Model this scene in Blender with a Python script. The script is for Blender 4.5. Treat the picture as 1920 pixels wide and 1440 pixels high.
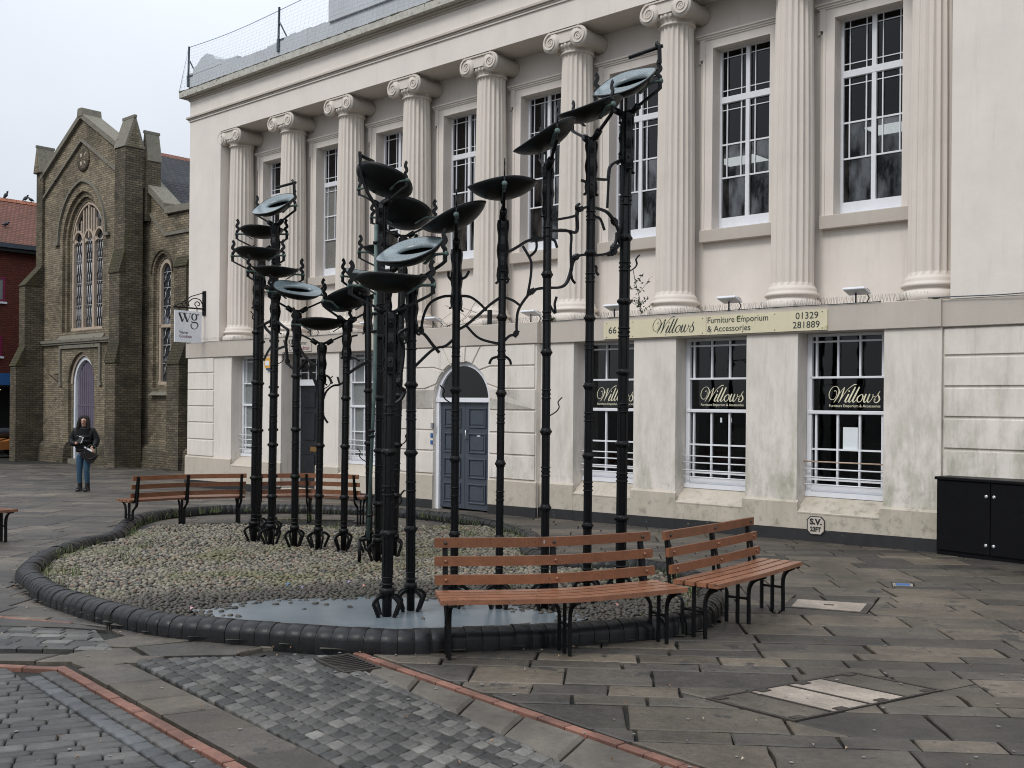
import bpy, bmesh, math, random
import numpy as np
from mathutils import Vector, Matrix, Euler
random.seed(7); RNG = np.random.default_rng(7)
PI = math.pi
SC = bpy.context.scene
COL = SC.collection
for o in list(bpy.data.objects): bpy.data.objects.remove(o)

# ------------------------------------------------------------------ camera, sky, sun, exposure
CZ, FPX, ROLL = 1.58, 1950.0, .009
cam_d = bpy.data.cameras.new('camera'); cam = bpy.data.objects.new('camera', cam_d); COL.objects.link(cam)
cam_d.sensor_width = 36; cam_d.lens = FPX/1920*36; cam_d.shift_y = 37/1920
cam_d.clip_start = .05; cam_d.clip_end = 2000
cam.matrix_world = Matrix.Translation((0, 0, CZ)) @ Matrix.Rotation(PI/2, 4, 'X') @ Matrix.Rotation(ROLL, 4, 'Z')
SC.camera = cam

SUN_EL, SUN_AZ = math.radians(48), math.radians(-135)          # azimuth clockwise from +Y
W = bpy.data.worlds.new('World'); SC.world = W; W.use_nodes = True
nt = W.node_tree; nt.nodes.clear()
def N(t, ty, **k):
    n = t.nodes.new(ty)
    for a, b in k.items(): setattr(n, a, b)
    return n
wo = N(nt, 'ShaderNodeOutputWorld'); bg = N(nt, 'ShaderNodeBackground'); bg.inputs[1].default_value = .1
sky = N(nt, 'ShaderNodeTexSky', sky_type='NISHITA', sun_disc=False, sun_elevation=SUN_EL, sun_rotation=SUN_AZ)
tc = N(nt, 'ShaderNodeTexCoord'); sep = N(nt, 'ShaderNodeSeparateXYZ'); nt.links.new(tc.outputs['Generated'], sep.inputs[0])
mr = N(nt, 'ShaderNodeMapRange'); nt.links.new(sep.outputs[2], mr.inputs[0])
mr.inputs[1].default_value = 0; mr.inputs[2].default_value = 1; mr.inputs[3].default_value = 6.0; mr.inputs[4].default_value = 18.5
cn = N(nt, 'ShaderNodeTexNoise'); cn.inputs['Scale'].default_value = 2.2; cn.inputs['Detail'].default_value = 4
nt.links.new(tc.outputs['Generated'], cn.inputs['Vector'])
cm = N(nt, 'ShaderNodeMapRange'); cm.inputs[1].default_value = .3; cm.inputs[2].default_value = .7
cm.inputs[3].default_value = .9; cm.inputs[4].default_value = 1.08; nt.links.new(cn.outputs[0], cm.inputs[0])
mu = N(nt, 'ShaderNodeMath', operation='MULTIPLY'); nt.links.new(mr.outputs[0], mu.inputs[0]); nt.links.new(cm.outputs[0], mu.inputs[1])
vm = N(nt, 'ShaderNodeVectorMath', operation='SCALE'); vm.inputs[0].default_value = (.93, .985, 1.07); nt.links.new(mu.outputs[0], vm.inputs['Scale'])
mx = N(nt, 'ShaderNodeMix', data_type='RGBA'); mx.inputs[0].default_value = .9
nt.links.new(sky.outputs[0], mx.inputs[6]); nt.links.new(vm.outputs[0], mx.inputs[7])
nt.links.new(mx.outputs[2], bg.inputs[0]); nt.links.new(bg.outputs[0], wo.inputs[0])

sd = bpy.data.lights.new('sun', 'SUN'); sd.energy = 1.5; sd.angle = math.radians(16); sd.color = (1, .97, .92)
sun = bpy.data.objects.new('sun', sd); COL.objects.link(sun)
sdir = Vector((math.sin(SUN_AZ)*math.cos(SUN_EL), math.cos(SUN_AZ)*math.cos(SUN_EL), math.sin(SUN_EL)))
sun.rotation_euler = sdir.to_track_quat('Z', 'Y').to_euler(); sun.location = (0, -5, 30)
SC.view_settings.view_transform = 'Standard'; SC.view_settings.look = 'None'
SC.view_settings.exposure = 0; SC.view_settings.gamma = 1; SC.view_settings.use_curve_mapping = False
SC.render.engine = 'CYCLES'; SC.cycles.use_denoising = True
SC.cycles.filter_width = 1.05; SC.cycles.max_bounces = 6; SC.cycles.diffuse_bounces = 3; SC.cycles.glossy_bounces = 3; SC.cycles.transparent_max_bounces = 8

# ------------------------------------------------------------------ geometry helpers
def gz(x, y): return -.018*min(y, 36.0)
def ray(x, y):
    a, b = x-960, 757-y
    w = (b+ROLL*a)/(1+ROLL*ROLL); u = a-ROLL*w
    return Vector((u/FPX, 1, w/FPX))
def at(x, y, d): r = ray(x, y); return Vector((r.x*d, d, CZ+r.z*d))       # the point d metres away along y seen at that pixel
def gp(x, y, h=0.):
    r = ray(x, y); t = (CZ-h)/(-.018-r.z); return Vector((r.x*t, t))
P0 = Vector((-7.711, 24.73, 0)); ANG = math.atan2(-.66702868, .74503204)
FM = Matrix.Translation(P0) @ Matrix.Rotation(ANG, 4, 'Z')                # facade frame: x along the wall, y into it
FMI = FM.inverted()
def fg(s, d=0): p = FM @ Vector((s, d, 0)); return gz(p.x, p.y)

def tag(o, label=None, cat=None, group=None, kind=None):
    if label: o['label'] = label
    if cat: o['category'] = cat
    if group: o['group'] = group
    if kind: o['kind'] = kind
    return o
def empty(name, mat=None, **k):
    o = bpy.data.objects.new(name, None); COL.objects.link(o); o.empty_display_size = .1
    if mat is not None: o.matrix_world = mat
    return tag(o, **k)
def link(name, me, parent=None, M=None, **k):
    o = bpy.data.objects.new(name, me); COL.objects.link(o)
    if parent is not None: o.parent = parent
    if M is not None: o.matrix_local = M
    return tag(o, **k)
def copy_tree(o, parent=None):
    c = o.copy(); COL.objects.link(c)
    if parent is not None: c.parent = parent
    for ch in list(o.children): copy_tree(ch, c)
    return c

class MB:
    def __init__(s): s.v = []; s.f = []; s.sm = []
    def add(s, vs, fs, smooth=False):
        n = len(s.v); s.v += [tuple(p) for p in vs]; s.f += [tuple(i+n for i in f) for f in fs]; s.sm += [smooth]*len(fs)
        return s
    def box(s, x0, x1, y0, y1, z0, z1, M=None, b=0):
        if b > 0:
            vs = []; 
            for z, k in ((z0, b), (z0+b, 0), (z1-b, 0), (z1, b)):
                vs += [(x0+k, y0+k, z), (x1-k, y0+k, z), (x1-k, y1-k, z), (x0+k, y1-k, z)]
            fs = [(3, 2, 1, 0), (12, 13, 14, 15)]
            for l in range(3):
                for i in range(4): j = (i+1) % 4; fs.append((l*4+i, l*4+j, l*4+4+j, l*4+4+i))
        else:
            vs = [(x0, y0, z0), (x1, y0, z0), (x1, y1, z0), (x0, y1, z0), (x0, y0, z1), (x1, y0, z1), (x1, y1, z1), (x0, y1, z1)]
            fs = [(3, 2, 1, 0), (4, 5, 6, 7), (0, 1, 5, 4), (1, 2, 6, 5), (2, 3, 7, 6), (3, 0, 4, 7)]
        if M is not None: vs = [M @ Vector(p) for p in vs]
        return s.add(vs, fs)
    def prism(s, poly, a0, a1, axis='y', M=None, smooth=False):
        # poly of 2D points swept along an axis: axis y: (x,z); axis x: (y,z); axis z: (x,y)
        n = len(poly)
        mk = {'y': lambda p, a: (p[0], a, p[1]), 'x': lambda p, a: (a, p[0], p[1]), 'z': lambda p, a: (p[0], p[1], a)}[axis]
        vs = [mk(p, a0) for p in poly]+[mk(p, a1) for p in poly]
        if M is not None: vs = [M @ Vector(p) for p in vs]
        fs = [tuple(range(n))[::-1], tuple(range(n, 2*n))]
        s.add(vs, fs); b = len(s.v)-2*n
        for i in range(n): j = (i+1) % n; s.f.append((b+i, b+j, b+n+j, b+n+i)); s.sm.append(smooth)
        return s
    def lathe(s, prof, n=16, M=None, smooth=True, cap=True):
        vs = [(r*math.cos(2*PI*i/n), r*math.sin(2*PI*i/n), z) for r, z in prof for i in range(n)]
        fs = [(l*n+i, l*n+(i+1) % n, (l+1)*n+(i+1) % n, (l+1)*n+i) for l in range(len(prof)-1) for i in range(n)]
        if M is not None: vs = [M @ Vector(p) for p in vs]
        s.add(vs, fs, smooth)
        if cap:
            b = len(s.v)-len(vs); s.f += [tuple(b+i for i in range(n))[::-1], tuple(b+(len(prof)-1)*n+i for i in range(n))]; s.sm += [False, False]
        return s
    def tube(s, pts, r, n=6, flat=None, smooth=True):
        # swept bar; r may be a list; flat=(w,h,up) makes a flat strap
        pts = [Vector(p) for p in pts]; rs = r if isinstance(r, (list, tuple)) else [r]*len(pts)
        vs = []; up = Vector((0, 0, 1)) if flat is None or len(flat) < 3 else Vector(flat[2])
        prevx = None
        for i, p in enumerate(pts):
            t = (pts[min(i+1, len(pts)-1)]-pts[max(i-1, 0)]).normalized()
            if prevx is None:
                a = up if abs(t.dot(up)) < .95 else Vector((1, 0, 0))
                x = t.cross(a).normalized()
            else:
                x = (prevx-t*prevx.dot(t)).normalized()
            prevx = x; y = x.cross(t).normalized()
            if flat:
                w, h = flat[0]/2, flat[1]/2
                for a, b in ((-w, -h), (w, -h), (w, h), (-w, h)): vs.append(p+x*a*rs[i]+y*b*rs[i])
            else:
                for k in range(n): c = 2*PI*k/n; vs.append(p+(x*math.cos(c)+y*math.sin(c))*rs[i])
        m = 4 if flat else n
        fs = [(i*m+k, i*m+(k+1) % m, (i+1)*m+(k+1) % m, (i+1)*m+k) for i in range(len(pts)-1) for k in range(m)]
        fs += [tuple(range(m))[::-1], tuple((len(pts)-1)*m+k for k in range(m))]
        return s.add(vs, fs, smooth and not flat)
    def ball(s, c, r, n=8, sc=(1, 1, 1), half=False):
        prof = [(max(1e-4, math.sin(PI*i/n)), -math.cos(PI*i/n)) for i in range(n+1)]
        M = Matrix.Translation(c) @ Matrix.Diagonal((r*sc[0], r*sc[1], r*sc[2], 1))
        return s.lathe(prof, n+2, M, True, False)
    def mesh(s, name, mat, smooth=None, loc=None):
        me = bpy.data.meshes.new(name)
        v = s.v if loc is None else [(p[0]-loc[0], p[1]-loc[1], p[2]-loc[2]) for p in s.v]
        me.from_pydata(v, [], s.f); me.polygons.foreach_set('use_smooth', s.sm if smooth is None else [smooth]*len(s.f))
        if mat is not None: me.materials.append(mat)
        me.update(); return me
    def build(s, name, mat, parent=None, M=None, frame=False, loc=None, smooth=None, **k):
        me = s.mesh(name, mat, smooth, loc)
        o = link(name, me, parent, M, **k)
        if frame: o.matrix_world = FM @ Matrix.Translation(loc or (0, 0, 0))
        elif loc is not None and M is None: o.location = loc
        return o

def split_build(m, name, mat, parent=None, tol=0., **k):
    """builds each separate piece of m (pieces nearer than tol count as one) as an object of its own"""
    n = len(m.v); root = list(range(n))
    def find(i):
        while root[i] != i: root[i] = root[root[i]]; i = root[i]
        return i
    for f in m.f:
        a = find(f[0])
        for i in f[1:]: root[find(i)] = a
    isl = {}
    for i in range(n): isl.setdefault(find(i), []).append(i)
    keys = list(isl); A = np.array(m.v); lo = [A[isl[q]].min(0) for q in keys]; hi = [A[isl[q]].max(0) for q in keys]; g = list(range(len(keys)))
    def gf(i):
        while g[i] != i: i = g[i]
        return i
    if tol > 0:
        for i in range(len(keys)):
            for j in range(i):
                if np.all(lo[i]-tol <= hi[j]) and np.all(lo[j]-tol <= hi[i]): g[gf(i)] = gf(j)
    cl = {}; where = {q: gf(i) for i, q in enumerate(keys)}
    for f, s_ in zip(m.f, m.sm): cl.setdefault(where[find(f[0])], []).append((f, s_))
    out = []
    for fs in cl.values():
        used = sorted({i for f, _ in fs for i in f}); mp = {v: i for i, v in enumerate(used)}; q = MB(); q.v = [m.v[i] for i in used]; q.f = [tuple(mp[i] for i in f) for f, _ in fs]; q.sm = [s_ for _, s_ in fs]
        out.append(q.build(name, mat, parent, **k))
    return out

def curve(pts, k=6, closed=False):       # Catmull-Rom
    P = [Vector(p) for p in pts]; n = len(P); out = []
    rng = range(n) if closed else range(n-1)
    for i in rng:
        if closed: a, b, c, d = P[i-1], P[i], P[(i+1) % n], P[(i+2) % n]
        else: a, b, c, d = P[max(i-1, 0)], P[i], P[i+1], P[min(i+2, n-1)]
        for j in range(k):
            t = j/k; out.append(.5*((2*b)+(c-a)*t+(2*a-5*b+4*c-d)*t*t+(3*b-a-3*c+d)*t**3))
    if not closed: out.append(P[-1])
    return out

# ------------------------------------------------------------------ materials
def newmat(name):
    m = bpy.data.materials.new(name); m.use_nodes = True; t = m.node_tree
    return m, t, t.nodes['Principled BSDF']
def rgba(c, k=1): return (c[0]*k, c[1]*k, c[2]*k, 1)
def noise(t, vec, scale, detail=4, rough=.6, dist=0):
    n = N(t, 'ShaderNodeTexNoise'); n.inputs['Scale'].default_value = scale; n.inputs['Detail'].default_value = detail
    n.inputs['Roughness'].default_value = rough; n.inputs['Distortion'].default_value = dist
    t.links.new(vec, n.inputs['Vector']); return n.outputs[0]
def rng_(t, v, a, b, c=0, d=1):
    n = N(t, 'ShaderNodeMapRange'); n.inputs[1].default_value = a; n.inputs[2].default_value = b
    n.inputs[3].default_value = c; n.inputs[4].default_value = d; t.links.new(v, n.inputs[0]); return n.outputs[0]
def math_(t, op, a, b):
    n = N(t, 'ShaderNodeMath', operation=op)
    for i, v in enumerate((a, b)):
        if isinstance(v, (int, float)): n.inputs[i].default_value = v
        else: t.links.new(v, n.inputs[i])
    return n.outputs[0]
def mixc(t, f, a, b, mode='MIX'):
    n = N(t, 'ShaderNodeMix', data_type='RGBA', blend_type=mode)
    if isinstance(f, (int, float)): n.inputs[0].default_value = f
    else: t.links.new(f, n.inputs[0])
    for i, v in ((6, a), (7, b)):
        if isinstance(v, tuple): n.inputs[i].default_value = v
        else: t.links.new(v, n.inputs[i])
    return n.outputs[2]
def scaled(t, vec, sc):
    n = N(t, 'ShaderNodeMapping'); n.inputs['Scale'].default_value = sc; t.links.new(vec, n.inputs[0]); return n.outputs[0]
def bump(t, bs, h, strength=.3, dist=.01):
    n = N(t, 'ShaderNodeBump'); n.inputs['Strength'].default_value = strength; n.inputs['Distance'].default_value = dist
    t.links.new(h, n.inputs['Height']); t.links.new(n.outputs[0], bs.inputs['Normal'])
def ocoord(t, which='Object'): return N(t, 'ShaderNodeTexCoord').outputs[which]
def pos(t): return N(t, 'ShaderNodeNewGeometry').outputs['Position']

def mat(name, c, var=.15, scale=6, rough=.75, bs=60, bst=.25, bd=.004, rand=0, isl=False, metal=0, spec=.5, c2=None, world=False, wear_refl=None):
    """mottled surface; rand: brightness spread between pieces; c2: second colour shared out between pieces; wear: (colour, amount) of chipped paint, or of reflections painted into glass"""
    m, t, b = newmat(name); v = pos(t) if world else ocoord(t)
    n1 = noise(t, v, scale); n2 = noise(t, v, scale*7, 3)
    f = rng_(t, math_(t, 'ADD', math_(t, 'MULTIPLY', n1, .65), math_(t, 'MULTIPLY', n2, .35)), .3, .7)
    col = mixc(t, f, rgba(c, 1-var), rgba(c, 1+var))
    if rand or c2:
        r = N(t, 'ShaderNodeNewGeometry').outputs['Random Per Island'] if isl else N(t, 'ShaderNodeObjectInfo').outputs['Random']
        if c2:
            r2 = math_(t, 'FRACT', math_(t, 'MULTIPLY', r, 7.31), 0)
            col = mixc(t, rng_(t, r2, .25, .95), col, mixc(t, f, rgba(c2, 1-var), rgba(c2, 1+var)))
        k = rng_(t, math_(t, 'FRACT', math_(t, 'MULTIPLY', r, 3.77), 0), 0, 1, 1-rand, 1+rand)
        n = N(t, 'ShaderNodeVectorMath', operation='SCALE'); t.links.new(col, n.inputs[0]); t.links.new(k, n.inputs['Scale']); col = n.outputs[0]
    rr = rng_(t, n2, .2, .8, max(.02, rough-.12), min(1, rough+.12))
    if world:      # old spills and traffic film that run across the joints
        st = noise(t, v, .75, 7, .72); k2 = rng_(t, st, .36, .64, .6, 1.3)
        n = N(t, 'ShaderNodeVectorMath', operation='SCALE'); t.links.new(col, n.inputs[0]); t.links.new(k2, n.inputs['Scale']); col = n.outputs[0]
        col = mixc(t, rng_(t, noise(t, v, 2.1, 5, .7), .6, .72, 0, .5), col, (.05, .052, .03, 1))
    if wear_refl:
        w = rng_(t, noise(t, v, wear_refl[2] if len(wear_refl) > 2 else 22, 5, .7), .5+.5*(1-wear_refl[1])*.4, .54+.5*(1-wear_refl[1])*.4)
        col = mixc(t, w, col, rgba(wear_refl[0]))
    t.links.new(col, b.inputs['Base Color']); t.links.new(rr, b.inputs['Roughness'])
    b.inputs['Metallic'].default_value = metal; b.inputs['Specular IOR Level'].default_value = spec
    if bst: bump(t, b, noise(t, v, bs, 4), bst, bd)
    return m

def stucco(name, c, dirt=1., green=1.):
    """painted render: faint mottling, rain streaks, algae near the ground and under the ledge (object space = facade space)"""
    m, t, b = newmat(name); v = ocoord(t)
    sp = N(t, 'ShaderNodeSeparateXYZ'); t.links.new(v, sp.inputs[0]); x, y, z = sp.outputs
    n1 = noise(t, v, 1.3, 5); n2 = noise(t, v, 9, 5, .65)
    col = mixc(t, rng_(t, n1, .3, .7), rgba(c, .93), rgba(c, 1.04))
    streak = noise(t, scaled(t, v, (1.7, 1.7, .55)), 2.2, 6, .7)
    low = rng_(t, z, -.2, 2.6, 1, 0); low2 = rng_(t, z, -.4, .9, 1, 0)
    rgt = rng_(t, x, 6, 17, .15, 1)                                  # the east end is the dirtier one
    gm = math_(t, 'MULTIPLY', math_(t, 'MULTIPLY', rng_(t, streak, .42, .7), math_(t, 'ADD', math_(t, 'MULTIPLY', low, .55), .12)), rgt)
    gm = math_(t, 'MULTIPLY', gm, green*1.25)
    col = mixc(t, gm, col, (.23, .235, .15, 1))
    dk = math_(t, 'MULTIPLY', math_(t, 'MULTIPLY', rng_(t, n2, .52, .74), low2), .75*dirt)
    col = mixc(t, math_(t, 'MULTIPLY', dk, rgt), col, (.12, .115, .09, 1))
    spk = math_(t, 'MULTIPLY', rng_(t, noise(t, v, 26, 3), .68, .74), .22*dirt)
    col = mixc(t, spk, col, (.17, .155, .13, 1))
    vst = math_(t, 'MULTIPLY', rng_(t, noise(t, scaled(t, v, (6, 6, .5)), 1.6, 5, .7), .56, .72), .2*dirt)
    col = mixc(t, vst, col, (.27, .25, .21, 1))
    t.links.new(col, b.inputs['Base Color']); b.inputs['Roughness'].default_value = .82; b.inputs['Specular IOR Level'].default_value = .3
    h = math_(t, 'ADD', math_(t, 'MULTIPLY', noise(t, v, 5, 4), .8), math_(t, 'MULTIPLY', noise(t, v, 90, 3), .25))
    bump(t, b, h, .35, .012)
    return m

def brick(name, ca, cb, mortar, w=.23, h=.075, soot=.5, moss=.3, dist=.006, ms=.011):
    m, t, b = newmat(name); v = ocoord(t)
    sp = N(t, 'ShaderNodeSeparateXYZ'); t.links.new(v, sp.inputs[0])
    cb_ = N(t, 'ShaderNodeCombineXYZ'); t.links.new(math_(t, 'ADD', sp.outputs[0], sp.outputs[1]), cb_.inputs[0]); t.links.new(sp.outputs[2], cb_.inputs[1])
    bt = N(t, 'ShaderNodeTexBrick'); t.links.new(cb_.outputs[0], bt.inputs['Vector'])
    bt.inputs['Scale'].default_value = 1; bt.inputs['Brick Width'].default_value = w; bt.inputs['Row Height'].default_value = h
    bt.inputs['Mortar Size'].default_value = ms; bt.inputs['Color1'].default_value = rgba(ca); bt.inputs['Color2'].default_value = rgba(cb)
    bt.inputs['Mortar'].default_value = rgba(mortar); bt.inputs['Bias'].default_value = -.1
    wn = N(t, 'ShaderNodeTexNoise'); 
    n1 = noise(t, v, .8, 6, .7); n2 = noise(t, v, 5, 4)
    col = mixc(t, rng_(t, n2, .3, .7, 0, .45), bt.outputs[0], rgba(ca, .55))
    col = mixc(t, rng_(t, n1, .45, .66, 0, soot), col, (.035, .032, .026, 1))
    ms_ = noise(t, scaled(t, v, (2, 2, .5)), 1.1, 5, .7)
    col = mixc(t, rng_(t, ms_, .52, .7, 0, moss), col, (.07, .075, .03, 1))
    t.links.new(col, b.inputs['Base Color']); b.inputs['Roughness'].default_value = .9; b.inputs['Specular IOR Level'].default_value = .2
    hh = math_(t, 'SUBTRACT', math_(t, 'MULTIPLY', n2, .3), bt.outputs['Fac']); bump(t, b, hh, .8, dist)
    return m

def glass(name, tint=.3, refl=.045, rough=.02, patchy_refl=None):
    m = bpy.data.materials.new(name); m.use_nodes = True; t = m.node_tree; t.nodes.clear()
    o = N(t, 'ShaderNodeOutputMaterial'); tr = N(t, 'ShaderNodeBsdfTransparent'); tr.inputs[0].default_value = (tint*.95, tint, tint*1.04, 1)
    gl = N(t, 'ShaderNodeBsdfGlossy'); gl.inputs['Roughness'].default_value = rough
    lw = N(t, 'ShaderNodeLayerWeight'); lw.inputs[0].default_value = .25
    ms = N(t, 'ShaderNodeMixShader'); f = rng_(t, lw.outputs['Facing'], 0, 1, refl, refl+.3)
    if patchy_refl:  # noise paints uneven pale reflections into the panes
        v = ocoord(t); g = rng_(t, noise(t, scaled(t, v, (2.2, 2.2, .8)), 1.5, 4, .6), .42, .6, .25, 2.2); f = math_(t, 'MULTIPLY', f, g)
    nb = noise(t, ocoord(t), 3, 2); bn = N(t, 'ShaderNodeBump'); bn.inputs['Strength'].default_value = .05; bn.inputs['Distance'].default_value = .02
    t.links.new(nb, bn.inputs['Height']); t.links.new(bn.outputs[0], gl.inputs['Normal'])
    t.links.new(f, ms.inputs[0]); t.links.new(tr.outputs[0], ms.inputs[1]); t.links.new(gl.outputs[0], ms.inputs[2]); t.links.new(ms.outputs[0], o.inputs[0])
    return m
def emit(name, c, k):
    m, t, b = newmat(name); b.inputs['Emission Color'].default_value = rgba(c); b.inputs['Emission Strength'].default_value = k
    b.inputs['Base Color'].default_value = rgba(c); return m

M_ = {}
M_['wall'] = stucco('cream_render', (.705, .65, .59), 1.6, 1.3)
M_['wall2'] = stucco('cream_render_upper', (.72, .66, .6), .8, .45)
M_['trim'] = stucco('beige_trim', (.49, .44, .385), .9, .8)
M_['plinth'] = stucco('beige_plinth', (.49, .435, .365), 1.5, .65)
M_['grey'] = stucco('grey_parapet_paint', (.5, .52, .54), 1.2, .5)
M_['moss_ledge'] = mat('mossy_cornice_top', (.09, .085, .07), .4, 6, .95, c2=None)
M_['cornice'] = mat('weathered_cornice', (.44, .42, .37), .25, 9, .9, wear_refl=((.2, .19, .16), .55, 12))
M_['black'] = mat('black_bitumen_paint', (.018, .018, .019), .3, 8, .55, wear_refl=((.5, .48, .42), .1, 14))
M_['white'] = mat('white_gloss_paint', (.72, .73, .76), .06, 8, .45, bst=.15, wear_refl=((.3, .28, .25), .06, 30))
M_['glass_up'] = glass('upper_window_glass', .22, .015)
M_['glass_shop'] = glass('shop_window_glass', .5, .02)
M_['frost'] = mat('frosted_glass', (.2, .215, .21), .1, 2, .25, bst=0, spec=.6)
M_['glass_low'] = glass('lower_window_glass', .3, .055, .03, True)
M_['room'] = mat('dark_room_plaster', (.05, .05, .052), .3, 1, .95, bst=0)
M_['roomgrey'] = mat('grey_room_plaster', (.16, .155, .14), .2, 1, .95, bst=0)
M_['navy'] = mat('dark_blue_grey_door_paint', (.05, .06, .077), .1, 5, .42, bst=.15)
M_['blackdoor'] = mat('black_door_paint', (.012, .014, .018), .2, 5, .35, bst=.1)
M_['steel'] = mat('bright_steel', (.55, .55, .55), .1, 20, .35, metal=1)
M_['brass'] = mat('worn_brass', (.35, .2, .08), .2, 20, .4, metal=.8)
M_['iron'] = mat('black_painted_iron', (.0042, .0044, .005), .5, 14, .45, bs=45, bst=.6, bd=.004, spec=.24, wear_refl=((.022, .024, .026), .35, 9))
M_['bronze'] = mat('dark_patinated_bronze', (.006, .0065, .0065), .5, 5, .45, bs=30, bst=.35, spec=.25, wear_refl=((.025, .05, .046), .25, 6))
M_['lid'] = mat('pale_verdigris_lid', (.12, .155, .165), .35, 9, .3, bs=30, bst=.3, spec=.7)
M_['verd'] = mat('verdigris_copper', (.07, .11, .1), .4, 10, .6, wear_refl=((.09, .06, .04), .4, 6))
M_['wood'] = mat('terracotta_painted_slat', (.195, .079, .038), .26, 9, .34, rand=.13, bs=80, bst=.4, bd=.003, wear_refl=((.06, .035, .025), .27, 30))
M_['woodtop'] = mat('worn_terracotta_seat_slat', (.215, .094, .052), .3, 10, .33, rand=.15, bs=80, bst=.3, bd=.003, wear_refl=((.045, .035, .03), .42, 24))
M_['bframe'] = mat('black_bench_steel', (.0035, .0035, .004), .3, 20, .5, bst=.1, spec=.2)
M_['slab'] = mat('sandstone_flag', (.056, .049, .041), .42, 3.2, .56, bs=26, bst=.8, bd=.008, rand=.34, c2=(.098, .08, .059), world=True, wear_refl=((.036, .034, .031), .55, 3))
M_['slab_i'] = mat('sandstone_flag_far', (.058, .051, .043), .42, 3.2, .56, bs=26, bst=.8, bd=.008, rand=.32, isl=True, c2=(.096, .079, .059), world=True, wear_refl=((.036, .034, .031), .55, 3))
M_['gutter'] = mat('smooth_channel_stone', (.105, .092, .075), .28, 5, .7, world=True, rand=.1)
M_['joint'] = mat('dark_joint_sand', (.014, .0135, .011), .4, 12, .95, world=True)
M_['sett'] = mat('granite_sett', (.036, .0345, .032), .36, 9, .52, bs=40, bst=.8, bd=.006, rand=.35, c2=(.11, .105, .095), world=True)
M_['sett_i'] = mat('granite_sett_mass', (.036, .0345, .032), .36, 9, .52, bs=40, bst=.8, bd=.006, rand=.3, isl=True, c2=(.098, .094, .088), world=True)
M_['sett2'] = mat('dark_rounded_sett', (.042, .04, .037), .36, 9, .52, bs=40, bst=.8, bd=.006, rand=.3, c2=(.074, .07, .065), world=True)
M_['sett2_i'] = mat('dark_rounded_sett_mass', (.042, .04, .037), .36, 9, .52, bs=40, bst=.8, bd=.006, rand=.3, isl=True, c2=(.074, .07, .065), world=True)
M_['blue'] = mat('bluish_sett', (.07, .075, .079), .25, 9, .5, bs=40, bst=.6, bd=.006, rand=.25, c2=(.055, .057, .06), world=True)
M_['red'] = mat('red_paving_brick', (.18, .085, .06), .32, 10, .75, bs=40, bst=.5, bd=.004, rand=.28, world=True)
M_['kerb'] = mat('blue_black_engineering_brick', (.0075, .0075, .0085), .45, 6, .42, bs=50, bst=.4, bd=.003, rand=.3, world=True, spec=.32, wear_refl=((.07, .068, .062), .12, 15))
M_['mortar'] = mat('mossy_mortar', (.04, .042, .022), .4, 20, .95, world=True)
M_['bed'] = mat('muddy_basin_bed', (.05, .045, .036), .4, 5, .85, bs=40, bst=.6, bd=.01, world=True)
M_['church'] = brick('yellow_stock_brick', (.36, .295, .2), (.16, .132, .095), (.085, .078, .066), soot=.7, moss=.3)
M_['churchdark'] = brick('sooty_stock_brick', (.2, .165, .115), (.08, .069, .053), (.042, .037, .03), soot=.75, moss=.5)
M_['shingle'] = brick('mossy_weathering_tiles', (.1, .085, .055), (.06, .055, .035), (.025, .022, .016), .18, .09, .6, .7, .012, .012)
M_['stone'] = mat('lichened_limestone', (.17, .158, .125), .3, 5, .9, bs=30, bst=.5, bd=.01, wear_refl=((.06, .06, .035), .45, 5))
M_['palestone'] = mat('pale_tracery_stone', (.42, .34, .265), .2, 8, .85, bs=30, bst=.3)
M_['cglass'] = mat('leaded_church_glass', (.03, .034, .042), .5, 2.5, .18, bst=.2, bs=9, spec=.6, wear_refl=((.16, .185, .22), .9, 1.1))  # pale patches put a bluish reflection into the glass colour
M_['lead'] = mat('white_lead_cames', (.55, .55, .55), .1, 10, .6, bst=0)
M_['purple'] = mat('mauve_grey_door_paint', (.125, .105, .145), .12, 6, .6, bst=.2)
M_['slate'] = brick('grey_roof_slate', (.06, .063, .07), (.04, .042, .048), (.018, .018, .02), .25, .12, .2, .1, .01)
M_['tile'] = brick('red_roof_tile', (.2, .09, .066), (.13, .062, .048), (.055, .03, .026), .17, .1, .25, .1, .01)
M_['redbrick'] = brick('dark_red_brick', (.17, .045, .03), (.1, .03, .024), (.045, .025, .02), .22, .075, .1, .02)
M_['terracotta'] = mat('terracotta_ridge', (.3, .11, .06), .2, 8, .8)
M_['cream_sign'] = mat('cream_sign_board', (.63, .57, .4), .06, 3, .5, bst=.05, wear_refl=((.4, .4, .2), .22, 3))
M_['ink'] = mat('dark_green_lettering', (.012, .025, .022), .1, 8, .5, bst=0)
M_['cream_ink'] = mat('cream_lettering', (.72, .68, .5), .05, 8, .6, bst=0)
M_['sign_white'] = mat('white_sign_panel', (.7, .73, .77), .03, 3, .4, bst=0)
M_['wine'] = mat('wine_red_lettering', (.16, .01, .05), .05, 8, .5, bst=0)
M_['paper'] = mat('white_paper', (.68, .72, .74), .05, 5, .8, bst=0)
M_['yellow'] = mat('yellow_plastic', (.6, .33, .06), .05, 5, .5, bst=0)
M_['bluep'] = mat('blue_plastic', (.025, .11, .3), .1, 8, .5, bst=0)
M_['conc'] = mat('pebbly_concrete', (.3, .255, .21), .25, 30, .9, bs=90, bst=.6, bd=.006, world=True)
M_['castiron'] = mat('rusty_cast_iron', (.045, .038, .033), .4, 12, .6, metal=.3, bst=.3)
M_['leaf'] = mat('dark_leaf', (.03, .045, .02), .3, 10, .6, bst=0, rand=.3, isl=True)
M_['twig'] = mat('bare_twig', (.05, .04, .035), .2, 10, .8, bst=0)
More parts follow.
